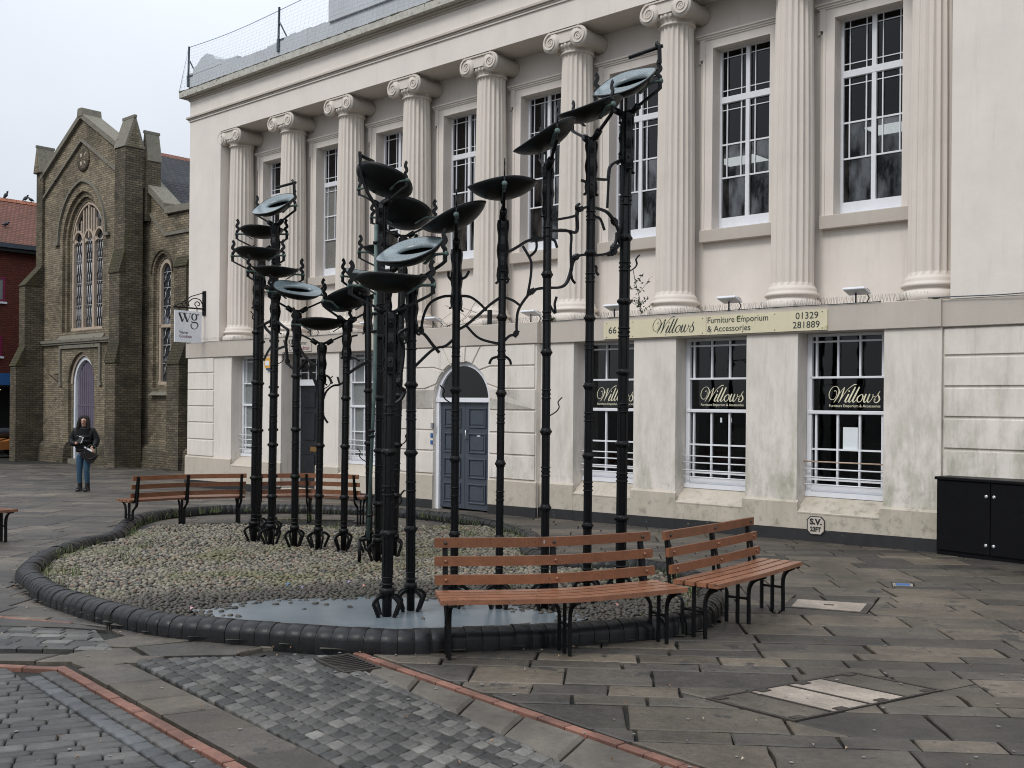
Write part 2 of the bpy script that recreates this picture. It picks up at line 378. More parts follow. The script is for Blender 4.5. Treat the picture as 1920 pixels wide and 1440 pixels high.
M_['grass'] = mat('short_grass', (.07, .105, .03), .3, 6, .7, bst=0, rand=.4, isl=True, c2=(.12, .12, .05))
M_['bird'] = mat('dark_bird_feathers', (.012, .013, .02), .4, 12, .5, bst=0)
M_['galv'] = mat('grey_galvanised_steel', (.06, .075, .09), .2, 8, .5, metal=.4, bst=0)
M_['net'] = mat('pale_blue_net_cord', (.6, .66, .78), .1, 5, .8, bst=0)
M_['orange'] = mat('orange_machine_paint', (.35, .13, .035), .15, 5, .5)
M_['tyre'] = mat('black_rubber', (.012, .012, .012), .2, 10, .8)

# ------------------------------------------------------------------ ground and paving
def grid_ground():
    m = MB(); xs = [-300, -60, -30, -15, -5, 0, 5, 10, 20, 60, 300]; ys = [-60, -20, -5, 0, 5, 10, 15, 20, 25, 30, 36, 60, 150, 600]
    for y in ys:
        for x in xs: m.v.append((x, y, gz(x, y)-.03))
    w = len(xs)
    for j in range(len(ys)-1):
        for i in range(w-1): m.f.append((j*w+i, j*w+i+1, (j+1)*w+i+1, (j+1)*w+i)); m.sm.append(False)
    return m
ground = grid_ground().build('ground', M_['joint'], kind='structure', label='sandy joints and bed under the square\'s paving')

def clip(poly, px, py, nx, ny):          # keep the side (p-P).n >= 0
    out = []
    for i in range(len(poly)):
        a, b = poly[i], poly[(i+1) % len(poly)]
        da = (a[0]-px)*nx+(a[1]-py)*ny; db = (b[0]-px)*nx+(b[1]-py)*ny
        if da >= 0: out.append(a)
        if da*db < 0: k = da/(da-db); out.append((a[0]+(b[0]-a[0])*k, a[1]+(b[1]-a[1])*k))
    return out
def area(p): return .5*sum(p[i][0]*p[(i+1) % len(p)][1]-p[(i+1) % len(p)][0]*p[i][1] for i in range(len(p)))
def cent(p): return sum(q[0] for q in p)/len(p), sum(q[1] for q in p)/len(p)
def inset(p, d):
    n = len(p); out = []
    for i in range(n):
        a, b, c = Vector(p[i-1]), Vector(p[i]), Vector(p[(i+1) % n])
        e1 = (b-a).normalized(); e2 = (c-b).normalized(); n1 = Vector((-e1.y, e1.x)); n2 = Vector((-e2.y, e2.x))
        k = n1+n2; L = k.length
        if L < .2: out.append((b.x, b.y)); continue
        k /= L; out.append(tuple(b+k*(d/max(.35, k.dot(n1)))))
    return out
def dedupe(p, eps=.012):
    out = []
    for q in p:
        if not out or (Vector(q)-Vector(out[-1])).length > eps: out.append(q)
    if len(out) > 2 and (Vector(out[0])-Vector(out[-1])).length < eps: out.pop()
    return out
def stone(m, poly, gap=.006, bev=.008, th=.03, lift=0., tilt=.002, dome=0.):
    """one paving unit with a worn arris, standing a little proud or tilted"""
    poly = dedupe(poly)
    if len(poly) < 3 or area(poly) < .0012: return False
    p = inset(poly, gap)
    if not dome and area(p) > .05 and cent(p)[1] < 11:       # worn, slightly ragged edges
        q = []
        for i in range(len(p)):
            a, b = Vector(p[i]), Vector(p[(i+1) % len(p)]); e = b-a; k = max(1, int(e.length/.11)); nn = Vector((-e.y, e.x)).normalized(); q.append(tuple(a+(nn*random.uniform(0, .009) if random.random() < .3 else nn*0)))
            for j in range(1, k): q.append(tuple(a+e*(j/k)+nn*(abs(random.gauss(0, .0025))+(.011 if random.random() < .05 else 0))))
        p = q
    if area(p) < .0008: return False
    q = inset(p, bev)
    if area(q) < .0005: q = [(cent(p)[0]+(x-cent(p)[0])*.7, cent(p)[1]+(y-cent(p)[1])*.7) for x, y in p]
    cx, cy = cent(p); tx, ty = random.gauss(0, tilt), random.gauss(0, tilt); lift += random.gauss(0, .0015)
    Z = lambda x, y: gz(x, y)+lift+tx*(x-cx)+ty*(y-cy)
    n = len(p)
    vs = [(x, y, gz(x, y)-th) for x, y in p]+[(x, y, Z(x, y)-bev*.8) for x, y in p]+[(x, y, Z(x, y)+dome*.5) for x, y in q]
    fs = [tuple(range(2*n, 3*n))] if not dome else []
    if dome:
        q2 = inset(q, bev*1.2) if area(inset(q, bev*1.2)) > 2e-4 else [(cx+(x-cx)*.5, cy+(y-cy)*.5) for x, y in q]
        vs += [(x, y, Z(x, y)+dome) for x, y in q2]; fs = [tuple(range(3*n, 4*n))]
        for i in range(n): j = (i+1) % n; fs.append((2*n+i, 2*n+j, 3*n+j, 3*n+i))
    for l in range(2):
        for i in range(n): j = (i+1) % n; fs.append((l*n+i, l*n+j, (l+1)*n+j, (l+1)*n+i))
    m.add(vs, fs, dome > 0); return True
def pix_size(poly):
    cx, cy = cent(poly)
    if cy < 2.6 or abs(cx/cy) > .52: return 0
    return area(poly)*(CZ+.018*cy)/cy**3 if cy < 40 else 0
def lay(polys, parent, name, mt, mass_mt, mass_name, limit=298, **kw):
    """the units that show largest become parts; the rest stay joined"""
    order = sorted(polys, key=pix_size, reverse=True); rest = MB(); k = 0
    for p in order:
        if k < limit and pix_size(p) > 0:
            m = MB()
            if stone(m, p, **kw): m.build(name, mt, parent); k += 1
        else: stone(rest, p, **kw)
    if rest.f: rest.build(mass_name, mass_mt, parent, kind='stuff')

# basin outline in plan: front from the foot of its kerb, back from the kerb's top edge
KH = .15
_o = [gp(x, y) for x, y in [(1345, 1165), (1318, 1181), (1250, 1197), (1100, 1210), (950, 1219), (830, 1224), (730, 1227), (600, 1220), (500, 1212), (400, 1204), (300, 1194), (200, 1173), (130, 1152), (75, 1132), (42, 1107), (28, 1090)]]
_b = [gp(x, y, KH-.018*9) for x, y in [(62, 1063), (105, 1045), (150, 1030), (200, 1018)]]
_b += [gp(x, y, KH-.018*12) for x, y in [(226, 1000), (262, 986), (320, 977), (400, 970.5), (490, 968.5), (600, 969), (700, 972), (780, 978), (860, 987), (930, 1000), (985, 1016), (1014, 1030)]]
_b += [gp(x, y, KH-.018*11) for x, y in [(1008, 1046), (1035, 1068), (1120, 1077), (1210, 1080), (1290, 1094), (1340, 1120), (1356, 1145)]]
OUT = [tuple(p) for p in _o+_b]
OUT = OUT[::-1] if area(OUT) < 0 else OUT
OUTC = [Vector(p) for p in curve([(x, y, 0) for x, y in OUT], 8, True)]
def inside(x, y, P):
    c = False; n = len(P)
    for i in range(n):
        a, b = P[i], P[i-1]
        if (a[1] > y) != (b[1] > y) and x < (b[0]-a[0])*(y-a[1])/(b[1]-a[1])+a[0]: c = not c
    return c
OUT2 = [(p.x, p.y) for p in OUTC]
BC = cent(OUT2)
INN2 = [(x+(BC[0]-x)*.12, y+(BC[1]-y)*.12) for x, y in OUT2]

pavement = empty('pavement', kind='structure', label='square paved in worn sandstone flags of mixed sizes')
# general flags: courses run almost across the view
LR0, LR1 = Vector((-1.07, 7.06)), Vector((.76, 4.81)); lrd = (LR1-LR0).normalized(); lrn = Vector((-lrd.y, lrd.x))      # red line, right; lrn points right/back
H20, H2d = Vector((-3.63, 8.13)), Vector((.94, -.34)).normalized(); h2n = Vector((-H2d.y, H2d.x))
a = math.radians(-4.5); U = Vector((math.cos(a), math.sin(a))); V = Vector((-U.y, U.x)); O = Vector((0, 4))
flags = []
DIA = [(1.13, 5.99), (1.52, 5.55), (2.6, 6.23), (2.2, 6.67)]
GREYC = [(2.57, 9.48), (2.38, 9.03), (3.0, 8.76), (3.23, 9.23)]
BLUEC = [(3.84, 10.46), (3.78, 10.27), (3.97, 10.25), (4.03, 10.42)]
fd = lambda x, y: (FMI @ Vector((x, y, 0)))
t = -1.6
while t < 34:
    near = t < 10
    h = random.choice([.2, .24, .3, .3, .42, .46, .5]) if near else random.choice([.3, .45, .5, .6])
    x = -26+random.random() if t > 3 else -6
    while x < 16:
        L = random.uniform(.42, .95) if h > .28 else random.uniform(.35, .7)
        if not near: L *= 1.3
        j = lambda: random.gauss(0, .006)
        q = [O+U*(x+j())+V*(t+j()*.5), O+U*(x+L)+V*(t+j()*.5), O+U*(x+L+j())+V*(t+h), O+U*x+V*(t+h)]
        x += L
        poly = [(p.x, p.y) for p in q]
        cx, cy = cent(poly)
        l = fd(cx, cy)
        if cy > 36 or cy < 2.5 or l.y > .6 and -.3 < l.x < 30 or abs(cx) > .62*cy+2: continue
        if l.y > 3.9 and -17 < l.x < -.3: continue
        for piece, lim in ((clip(poly, -1.05, 0, 1, 0), 'R'), (clip(poly, -1.05, 0, -1, 0), 'L')):
            if len(piece) < 3: continue
            if lim == 'R': piece = clip(piece, LR0.x+lrn.x*.1, LR0.y+lrn.y*.1, lrn.x, lrn.y)
            else: piece = clip(piece, H20.x, H20.y, h2n.x, h2n.y)
            if len(piece) < 3: continue
            if all(inside(px, py, INN2) for px, py in piece): continue
            # the square covers cut the flags beside them: keep the biggest remnant
            for D in (DIA, GREYC, BLUEC):
                if len(piece) < 3: break
                dx, dy = cent(D); px, py = cent(piece)
                if len(piece) > 2 and abs(px-dx) < 1.6 and abs(py-dy) < 1.2:
                    ov = piece
                    for i in range(4):
                        a0, b0 = Vector(D[i]), Vector(D[(i+1) % 4]); e_ = (b0-a0).normalized(); ov = clip(ov, a0.x, a0.y, -e_.y, e_.x) if len(ov) > 2 else []
                    if len(ov) < 3: continue
                    for i in range(4):
                        a0, b0 = Vector(D[i]), Vector(D[(i+1) % 4]); e_ = (b0-a0).normalized(); nn = Vector((e_.y, -e_.x))
                        c_ = clip(piece, a0.x, a0.y, nn.x, nn.y)
                        if len(c_) > 2:
                            flags.append(c_)
                            piece = clip(piece, a0.x, a0.y, -nn.x, -nn.y)
                            if len(piece) < 3: break
                    piece = []
            if len(piece) > 2: flags.append(piece)
    t += h
lay(flags, pavement, 'paving_slab', M_['slab'], M_['slab_i'], 'far_paving_slabs', gap=.0085, bev=.008, tilt=.0026)

# strips along the setts: unit helpers in a local direction
def strip(p0, d, w0, w1, L0, L1, lens, cross=None):
    """quads along direction d from p0, spanning w0..w1 to the left normal"""
    d = Vector(d).normalized(); n = Vector((-d.y, d.x)); s = L0; out = []
    while s < L1:
        l = random.uniform(*lens); sh = 0 if cross is None else cross
        q = [p0+d*(s+sh*w0)+n*w0, p0+d*(s+l+sh*w0)+n*w0, p0+d*(s+l+sh*w1)+n*w1, p0+d*(s+sh*w1)+n*w1]
        out.append([(p.x, p.y) for p in q]); s += l
    return out
edge = empty('brick_edging', kind='structure', label='narrow lines of red brick edging the cobbled strips')
bricks = strip(LR0, lrd, .012, .08, -.02, 4.2, (.17, .23))
LL0, LL1 = Vector((-2.87, 6.64)), Vector((-1.21, 4.72)); lld = (LL1-LL0).normalized(); lln = Vector((-lld.y, lld.x))
bricks += strip(LL0, lld, -.04, .032, 0, 4, (.17, .23))
bricks += strip(Vector((-5.2, 6.92)), Vector((2.32, -.33)), -.035, .035, 0, 2.32, (.18, .25))
bricks += strip(H20+H2d*.25, -H2d, -.03, .03, 0, 2.5, (.18, .25))
lay(bricks, edge, 'brick', M_['red'], M_['red'], 'edging_bricks', gap=.004, bev=.006, tilt=.006)

def cut(polys, lines):
    out = []
    for p in polys:
        for q, n in lines:
            p = clip(p, q[0], q[1], n[0], n[1])
            if len(p) < 3: break
        if len(p) > 2: out.append(p)
    return out
# main band of granite setts, its flag border on the left and the dished channel on the right
SL0, SL1 = Vector((-2.5, 6.85)), Vector((-.76, 4.76)); sld = (SL1-SL0).normalized(); sln = Vector((-sld.y, sld.x))
SR0, SR1 = Vector((-1.05, 6.8)), Vector((.31, 4.76)); srd = (SR1-SR0).normalized(); srn = Vector((-srd.y, srd.x))
setts = []
k = 0; w = 0
while w < 1.75:
    cw = random.uniform(.088, .1)
    setts += strip(SL0-sld*.6, sld, w, w+cw, random.random()*.1, 4.6, (.08, .125), cross=-.28); w += cw; k += 1
top_l = [((-2.52, 6.88), (.12, -1.)), ((-1.76, 7.22), (-.1, -1.))]
setts = cut(setts, [(SR0, (-srn.x, -srn.y))]+top_l)
settbed = empty('sett_paving', kind='structure', label='strip of small square granite setts in mixed greys')
lay(setts, settbed, 'sett', M_['sett'], M_['sett_i'], 'far_setts', gap=.0035, bev=.007, tilt=.006, dome=.0015)
# flag border between the red bricks and the setts
band = strip(LL0, lld, .06, .37, .12, 4.2, (.3, .55), cross=.25)
band += [[(-2.98, 6.98), (-2.55, 6.83), (-2.42, 6.93), (-2.62, 7.2), (-2.86, 7.2)], [(-2.84, 6.74), (-2.6, 6.52), (-2.47, 6.8), (-2.96, 6.95)],
         [(-2.6, 7.22), (-2.4, 6.95), (-1.85, 7.05), (-1.72, 7.35), (-2.15, 7.5)], [(-1.83, 7.06), (-1.72, 7.24), (-1.2, 7.28), (-1.7, 7.4)],
         [(-3.0, 7.28), (-2.64, 7.22), (-2.18, 7.52), (-2.7, 7.75)]]
borderp = empty('flag_border', kind='structure', label='border of big worn flags beside the granite setts')
lay(band, borderp, 'paving_slab', M_['slab'], M_['slab_i'], 'border_slabs', gap=.006, bev=.008, tilt=.004)
gut = []
d_ = lrd; s = .28
while s < 4.2:
    l = random.uniform(.42, .6)
    a0, a1 = LR0+d_*s-lrn*.004, LR0+d_*(s+l)-lrn*.004
    b0 = SR0+srd*(s+.0); b1 = SR0+srd*(s+l)
    gut.append([(b0.x, b0.y), (b1.x, b1.y), (a1.x, a1.y), (a0.x, a0.y)]); s += l
gutter = empty('gutter', kind='structure', label='shallow channel of smooth dished stones beside the red bricks')
lay(gut, gutter, 'channel_stone', M_['gutter'], M_['gutter'], 'channel_stones', gap=.005, bev=.02, tilt=.006)
# lower left: rounded setts laid across, edged by a bluish double row
LB = [(-2.96, 6.45), (-2.53, 5.98), (-1.96, 5.27), (-1.63, 4.86), (-1.2, 4.3)]
row1 = strip(LL0, lld, -.155, -.055, .12, 4, (.1, .15), cross=.15); row2 = strip(LL0, lld, -.265, -.163, .2, 4, (.11, .16), cross=.15)
bl = empty('sett_edging', kind='structure', label='row of bluish setts along the edge of the cobbled apron')
lay(row2, bl, 'sett', M_['blue'], M_['blue'], 'edging_setts', gap=.004, bev=.009, tilt=.008, dome=.003)
rs = []; a = math.radians(21); ud = Vector((math.cos(a), math.sin(a))); uv = Vector((-ud.y, ud.x)); w = -1.0
while w < 3.6:
    cw = random.uniform(.085, .11)
    rs += strip(Vector((-4.6, 3.6)), ud, w, w+cw, random.random()*.2-1.5, 5.5, (.14, .3)); w += cw
q0 = LL0-lln*.275
rs = cut(rs, [(q0, (-lln.x, -lln.y)), ((-3.26, 6.58), (-.14, -1.))])
rsp = empty('cobbled_apron', kind='structure', label='apron of long dark rounded setts in the corner')
lay(rs+row1, rsp, 'sett', M_['sett2'], M_['sett2_i'], 'far_rounded_setts', gap=.0035, bev=.008, tilt=.008, dome=.003)
# panel of small paving bricks at the left, with its flag margin
sb = []; w = 0
while w < 1.0:
    sb += strip(Vector((-5.6, 7.3)), Vector((1, -.03)), w-.1, w, random.random()*.2, 3.2, (.17, .22)); w += .1
sb = cut(sb, [((-2.93, 7.5), (-.86, -.5)), ((-4.07, 7.93), (-.15, -1.)), ((-2.93, 7.02), (-.05, 1.))])
sbp = empty('small_brick_paving', kind='structure', label='panel of small grey paving bricks beside the kerb')
lay(sb, sbp, 'brick', M_['sett'], M_['sett_i'], 'far_small_bricks', gap=.004, bev=.006, tilt=.012)
mg = strip(Vector((-5.4, 6.99)), Vector((1, -.03)), -.14, .06, 0, 2.45, (.5, .8), cross=.4)
mg += [[(-4.6, 8.02), (-3.9, 7.92), (-3.35, 7.88), (-3.0, 7.78), (-3.3, 8.0), (-3.62, 8.1), (-4.5, 8.4)], [(-3.0, 7.8), (-2.72, 7.5), (-2.5, 7.58), (-3.0, 7.88)]]
lay(mg, borderp, 'paving_slab', M_['slab'], M_['slab_i'], 'border_slabs', gap=.006, bev=.008, tilt=.004)

# covers let into the flags
def cover(name, poly, mt, label, cat, inner=None, kind=None):
    c = cent(poly); o = empty(name, Matrix.Translation((c[0], c[1], gz(*c))), label=label, cat=cat)
    return o, c
def quad_at(P, u0, u1, v0, v1):
    f = lambda u, v: (1-u)*(1-v)*Vector(P[0])+u*(1-v)*Vector(P[1])+u*v*Vector(P[2])+(1-u)*v*Vector(P[3])
    return [f(u0, v0), f(u1, v0), f(u1, v1), f(u0, v1)]
def pslab(poly, c, z0, z1, m=None):
    m = m or MB(); n = len(poly)
    vs = [(p[0]-c[0], p[1]-c[1], gz(p[0], p[1])-gz(*c)+z) for z in (z0, z1) for p in poly]
    m.add(vs, [tuple(range(n))[::-1], tuple(range(n, 2*n))]+[(i, (i+1) % n, n+(i+1) % n, n+i) for i in range(n)]); return m
o, c = cover('access_cover', DIA, None, 'large recessed access cover set diagonally in the flags with a pale pebbly middle', 'access cover')
fr = MB()
for u0, u1, v0, v1 in ((0, 1, 0, .02), (0, 1, .98, 1), (0, .03, .02, .98), (.97, 1, .02, .98), (.03, .97, .25, .262), (.03, .97, .5, .512), (.03, .97, .745, .757)):
    pslab(quad_at(DIA, u0, u1, v0, v1), c, -.02, .003, fr)
fr.build('frame', M_['castiron'], o)
for i, (v0, v1, k) in enumerate(((.022, .248, 'slab'), (.264, .498, 'conc'), (.514, .743, 'conc'), (.759, .978, 'slab'))):
    pslab(quad_at(DIA, .032, .968, v0, v1), c, -.02, -.002, MB()).build('inset_panel', M_[k], o)
lf = MB()
for u, v in ((.06, .06), (.06, .33), (.06, .6), (.06, .93), (.92, .06), (.92, .33), (.92, .6), (.92, .93)):
    pslab(quad_at(DIA, u-.03, u+.05, v-.03, v+.03), c, -.01, .004, lf)
lf.build('lifting_point', M_['castiron'], o)
o, c = cover('access_cover', GREYC, None, 'pale grey concrete access cover set in the flags beyond the right bench', 'access cover')
pslab(GREYC, c, -.02, .001).build('frame', M_['slab_i'], o); pslab(quad_at(GREYC, .08, .92, .08, .92), c, -.01, .004).build('lid', M_['conc'], o)
pslab(quad_at(GREYC, .44, .53, .44, .56), c, 0, .006).build('key_plate', M_['castiron'], o)
o, c = cover('valve_cover', BLUEC, None, 'small blue painted cover plate in the flags near the wall', 'valve cover')
pslab(BLUEC, c, -.02, .001).build('frame', M_['conc'], o); pslab(quad_at(BLUEC, .15, .85, .15, .85), c, -.01, .004).build('lid', M_['bluep'], o)
DR = [(-1.3, 6.88), (-1.03, 6.5), (-.82, 6.66), (-1.09, 7.05)]
o, c = cover('drain_grate', DR, None, 'rusty iron drain grate with curved bars at the end of the red bricks', 'drain')
m = MB()
for u0, u1, v0, v1 in ((0, 1, 0, .08), (0, 1, .92, 1), (0, .05, .08, .92), (.95, 1, .08, .92)): pslab(quad_at(DR, u0, u1, v0, v1), c, -.02, .008, m)
m.build('frame', M_['castiron'], o)
pslab(quad_at(DR, .05, .95, .08, .92), c, -.024, -.015).build('pit', M_['tyre'], o)
for i in range(9):
    u = .08+i*.098; pts = []
    for k in range(7):
        v = .08+.84*k/6; q = quad_at(DR, u+.035*math.sin(PI*k/6), 1, v, 1)[0]; pts.append((q[0]-c[0], q[1]-c[1], gz(q[0], q[1])-gz(*c)+.002))
    MB().tube(pts, 1, flat=(.012, .016)).build('grate_bar', M_['castiron'], o)

# ------------------------------------------------------------------ basin: bullnose kerb, pebble bed, puddle
basin = empty('fountain_basin', Matrix.Translation((BC[0], BC[1], gz(*BC))), label='low cloud shaped fountain basin with a kerb of black bullnose bricks', cat='fountain basin')
bz = gz(*BC)
L = [0.]
for i in range(len(OUTC)): L.append(L[-1]+(OUTC[(i+1) % len(OUTC)]-OUTC[i]).length)
PER = L[-1]
def oat(s):
    s %= PER; i = max(0, min(len(OUTC)-1, int(np.searchsorted(L, s, 'right'))-1)); a = OUTC[i]; b = OUTC[(i+1) % len(OUTC)]
    return a+(b-a)*((s-L[i])/max(1e-6, L[i+1]-L[i]))
def onorm(s): d = (oat(s+.09)-oat(s-.09)); d.z = 0; d.normalize(); return Vector((-d.y, d.x, 0))      # inward (outline runs anticlockwise)
KPROF = [(0, -.03), (0, .075), (.008, .1), (.03, .126), (.07, .145), (.115, .15), (.16, .143), (.195, .12), (.216, .08), (.222, .03), (.222, -.03)]
NB = int(PER/.118)
for i in range(NB):
    s0, s1 = PER*i/NB, PER*(i+1)/NB; m = MB(); vs = []; js = random.gauss(0, .002); jz = random.gauss(0, .0025)
    for k, (s, sh) in enumerate(((s0+.0022, .003), (s0+.006, 0), (s1-.006, 0), (s1-.0022, .003))):
        p = oat(s); n = onorm(s)
        for d, z in KPROF:
            r = max(0, 1-sh/.1); dd = .114+(d-.114)*(1-sh*7)+js; zz = z*(1-sh*5)+jz
            q = p+n*dd; vs.append((q.x-BC[0], q.y-BC[1], gz(q.x, q.y)+zz-bz))
    K = len(KPROF); fs = [(l*K+j, l*K+j+1, (l+1)*K+j+1, (l+1)*K+j) for l in range(3) for j in range(K-1)]
    fs += [tuple(range(K)), tuple(range(3*K, 4*K))[::-1]]
    m.add(vs, fs, True); m.build('kerb_brick', M_['kerb'], basin)
m = MB(); vs = []; NM = 160
for i in range(NM):
    s = PER*i/NM; p = oat(s); n = onorm(s)
    for d, z in [(.005, -.02), (.006, .073), (.014, .095), (.035, .12), (.072, .138), (.115, .143), (.157, .136), (.19, .115), (.21, .077), (.216, .02)]:
        q = p+n*d; vs.append((q.x-BC[0], q.y-BC[1], gz(q.x, q.y)+z-bz))
m.add(vs, [(i*10+j, i*10+j+1, ((i+1) % NM)*10+j+1, ((i+1) % NM)*10+j) for i in range(NM) for j in range(9)], True)
m.build('mortar', M_['mortar'], basin)
INN = [(lambda p, n: (p.x+n.x*.21, p.y+n.y*.21))(oat(PER*i/200), onorm(PER*i/200)) for i in range(200)]
BEDZ = .03
def bedz(x, y):
    b = .012*math.sin(x*2.1+y)+.01*math.sin(y*3.3-x*1.7)
    w = 0
    for (qx, qy, rx, ry) in ((-1.35, 8.25, 1.9, .95), (-.35, 8.2, 1.5, .62)):
        w = max(w, 1-((x-qx)/rx)**2-((y-qy)/ry)**2)
    return gz(x, y)+BEDZ+b-.045*max(0, min(1, w*1.6))
m = MB(); xs = np.linspace(-5.2, 2.4, 77); ys = np.linspace(6.9, 15.2, 84); ok = {}
for y in ys:
    for x in xs: m.v.append((x-BC[0], y-BC[1], bedz(x, y)-bz))
for j in range(83):
    for i in range(76):
        if inside((xs[i]+xs[i+1])/2, (ys[j]+ys[j+1])/2, OUT2): m.f.append((j*77+i, j*77+i+1, (j+1)*77+i+1, (j+1)*77+i)); m.sm.append(True)
m.build('basin_bed', M_['bed'], basin)
# puddle: nearly still, silted rain water
mw, t, b = newmat('silty_rain_water'); v = pos(t)
n1 = noise(t, v, 1.6, 5, .6); n2 = noise(t, scaled(t, v, (1, 2.5, 1)), 4, 5)
col = mixc(t, rng_(t, n1, .35, .68), (.1, .122, .138, 1), (.155, .182, .2, 1)); col = mixc(t, rng_(t, n2, .6, .75, 0, .4), col, (.05, .055, .05, 1))
t.links.new(col, b.inputs['Base Color']); b.inputs['Roughness'].default_value = .3; b.inputs['Specular IOR Level'].default_value = .45
bump(t, b, noise(t, v, 14, 3), .06, .01)
PZ = gz(-1.2, 8.2)+BEDZ-.012
m = MB(); pts = []
for k in range(72):
    a = 2*PI*k/72; r = 1+.06*math.sin(5*a+1)+.05*math.sin(9*a)+.04*math.sin(17*a+2)+.025*math.sin(29*a)
    x = -1.05+1.5*r*math.cos(a)+.05*math.sin(11*a); y = 8.2+1.02*r*math.sin(a)+.05*math.sin(13*a+1)
    while not inside(x, y, INN): x += (-1.05-x)*.03; y += (8.2-y)*.03
    pts.append((x, y))
PUD = pts
m.add([(-1.05-BC[0], 8.2-BC[1], PZ-bz)]+[(x-BC[0], y-BC[1], PZ-bz) for x, y in pts], [(0, 1+k, 1+(k+1) % 72) for k in range(72)])
pud = m.build('puddle', mw, None, M=None); pud.location = (BC[0], BC[1], bz); tag(pud, kind='structure', label='shallow blue grey puddle of rain water in the basin')
# pebbles
bm = bmesh.new(); bmesh.ops.create_icosphere(bm, subdivisions=1, radius=1); bm.verts.ensure_lookup_table()
iv = np.array([v.co[:] for v in bm.verts]); ifc = np.array([[v.index for v in f.verts] for f in bm.faces]); bm.free()
pv = []; cnt = 0; INS = INN; cells = []; yy = 7.1
while yy < 15.2:
    st = .046+.002*max(0, yy-8.5)
    for xx in np.arange(-5.1, 2.4, st): cells.append((xx+random.uniform(-.4, .4)*st, yy+random.uniform(-.4, .4)*st, st))
    yy += st*.92
for x, y, st in cells:
    if not inside(x, y, INS): continue
    if inside(x, y, PUD) and random.random() < (.55 if not inside(-1.05+(x+1.05)*1.12, 8.2+(y-8.2)*1.14, PUD) else .9 if not inside(-1.05+(x+1.05)*1.3, 8.2+(y-8.2)*1.35, PUD) else .993): continue
    r = st*random.uniform(.4, .6)
    a = random.random()*PI; ca, sa = math.cos(a), math.sin(a); sx, sy, sz = r*random.uniform(1, 1.35), r*random.uniform(.75, 1.05), r*random.uniform(.5, .75)
    q = iv*(1+RNG.normal(0, .05, (len(iv), 1)))*np.array([sx, sy, sz]); tl = random.gauss(0, .25)
    q = np.stack([q[:, 0]*ca-q[:, 1]*sa, q[:, 0]*sa+q[:, 1]*ca, q[:, 2]+q[:, 0]*tl], 1)+np.array([x, y, max(bedz(x, y), PZ-.006 if inside(x, y, PUD) else -9)+sz*random.uniform(.2, .75)])
    pv.append(q); cnt += 1
V_ = np.concatenate(pv)-np.array([BC[0], BC[1], bz]); F_ = (ifc[None]+(np.arange(cnt)*len(iv))[:, None, None]).reshape(-1, 3)
me = bpy.data.meshes.new('pebbles'); me.vertices.add(len(V_)); me.vertices.foreach_set('co', V_.ravel()); me.loops.add(F_.size); me.loops.foreach_set('vertex_index', F_.ravel().astype(np.int32))
me.polygons.add(len(F_)); me.polygons.foreach_set('loop_start', np.arange(0, F_.size, 3, dtype=np.int32)); me.polygons.foreach_set('loop_total', np.full(len(F_), 3, dtype=np.int32))
me.polygons.foreach_set('use_smooth', np.ones(len(F_), bool)); me.update(calc_edges=True)
mp, t, b = newmat('river_pebble'); v = pos(t); r = N(t, 'ShaderNodeNewGeometry').outputs['Random Per Island']
r2 = math_(t, 'FRACT', math_(t, 'MULTIPLY', r, 17.3), 0)
col = mixc(t, r, (.1, .088, .063, 1), (.265, .238, .178, 1)); col = mixc(t, rng_(t, r2, .9, .92), col, (.2, .13, .09, 1)); col = mixc(t, rng_(t, r2, .38, .1), col, (.06, .056, .05, 1))
gm = noise(t, v, 1.1, 4); col = mixc(t, rng_(t, gm, .51, .68, 0, .6), col, (.115, .12, .035, 1))
sp = N(t, 'ShaderNodeSeparateXYZ'); t.links.new(v, sp.inputs[0])
dx = math_(t, 'DIVIDE', math_(t, 'ADD', sp.outputs[0], .75), 2.6); dy = math_(t, 'DIVIDE', math_(t, 'SUBTRACT', sp.outputs[1], 8.25), 1.55)
rad = math_(t, 'ADD', math_(t, 'ADD', math_(t, 'MULTIPLY', dx, dx), math_(t, 'MULTIPLY', dy, dy)), math_(t, 'MULTIPLY', math_(t, 'SUBTRACT', gm, .5), 1.2))
col = mixc(t, rng_(t, rad, 1.6, .85, 0, .85), col, (.035, .031, .026, 1))          # silt left round the puddle
col = mixc(t, rng_(t, noise(t, v, 60, 3), .4, .7, 0, .25), col, (.05, .045, .035, 1))
t.links.new(col, b.inputs['Base Color']); b.inputs['Roughness'].default_value = .62
me.materials.append(mp); link('pebbles', me, basin, kind='stuff')
# weeds along the kerb and in the bed
m = MB()
def tuft(x, y, z, n, h, sp):
    for _ in range(n):
        a = random.random()*2*PI; bx, by = x+random.gauss(0, sp), y+random.gauss(0, sp); hh = h*random.uniform(.4, 1.1); l = hh*random.uniform(.2, .8); w = .003
        dx, dy = math.cos(a), math.sin(a)
        m.add([(bx-dy*w, by+dx*w, z), (bx+dy*w, by-dx*w, z), (bx+dx*l*.4+dy*w*.7, by+dy*l*.4-dx*w*.7, z+hh*.7), (bx+dx*l*.4-dy*w*.7, by+dy*l*.4+dx*w*.7, z+hh*.7), (bx+dx*l, by+dy*l, z+hh*.95)],
              [(0, 1, 2, 3), (3, 2, 4)])
for i in range(150):
    s = random.random()*PER; p = oat(s)+onorm(s)*.25
    k = 1 if p.y > 10.5 or p.x < -3.2 or p.x > .2 else .25
    if random.random() < k: tuft(p.x, p.y, bedz(p.x, p.y), random.randint(5, 22), random.uniform(.05, .16), .04)
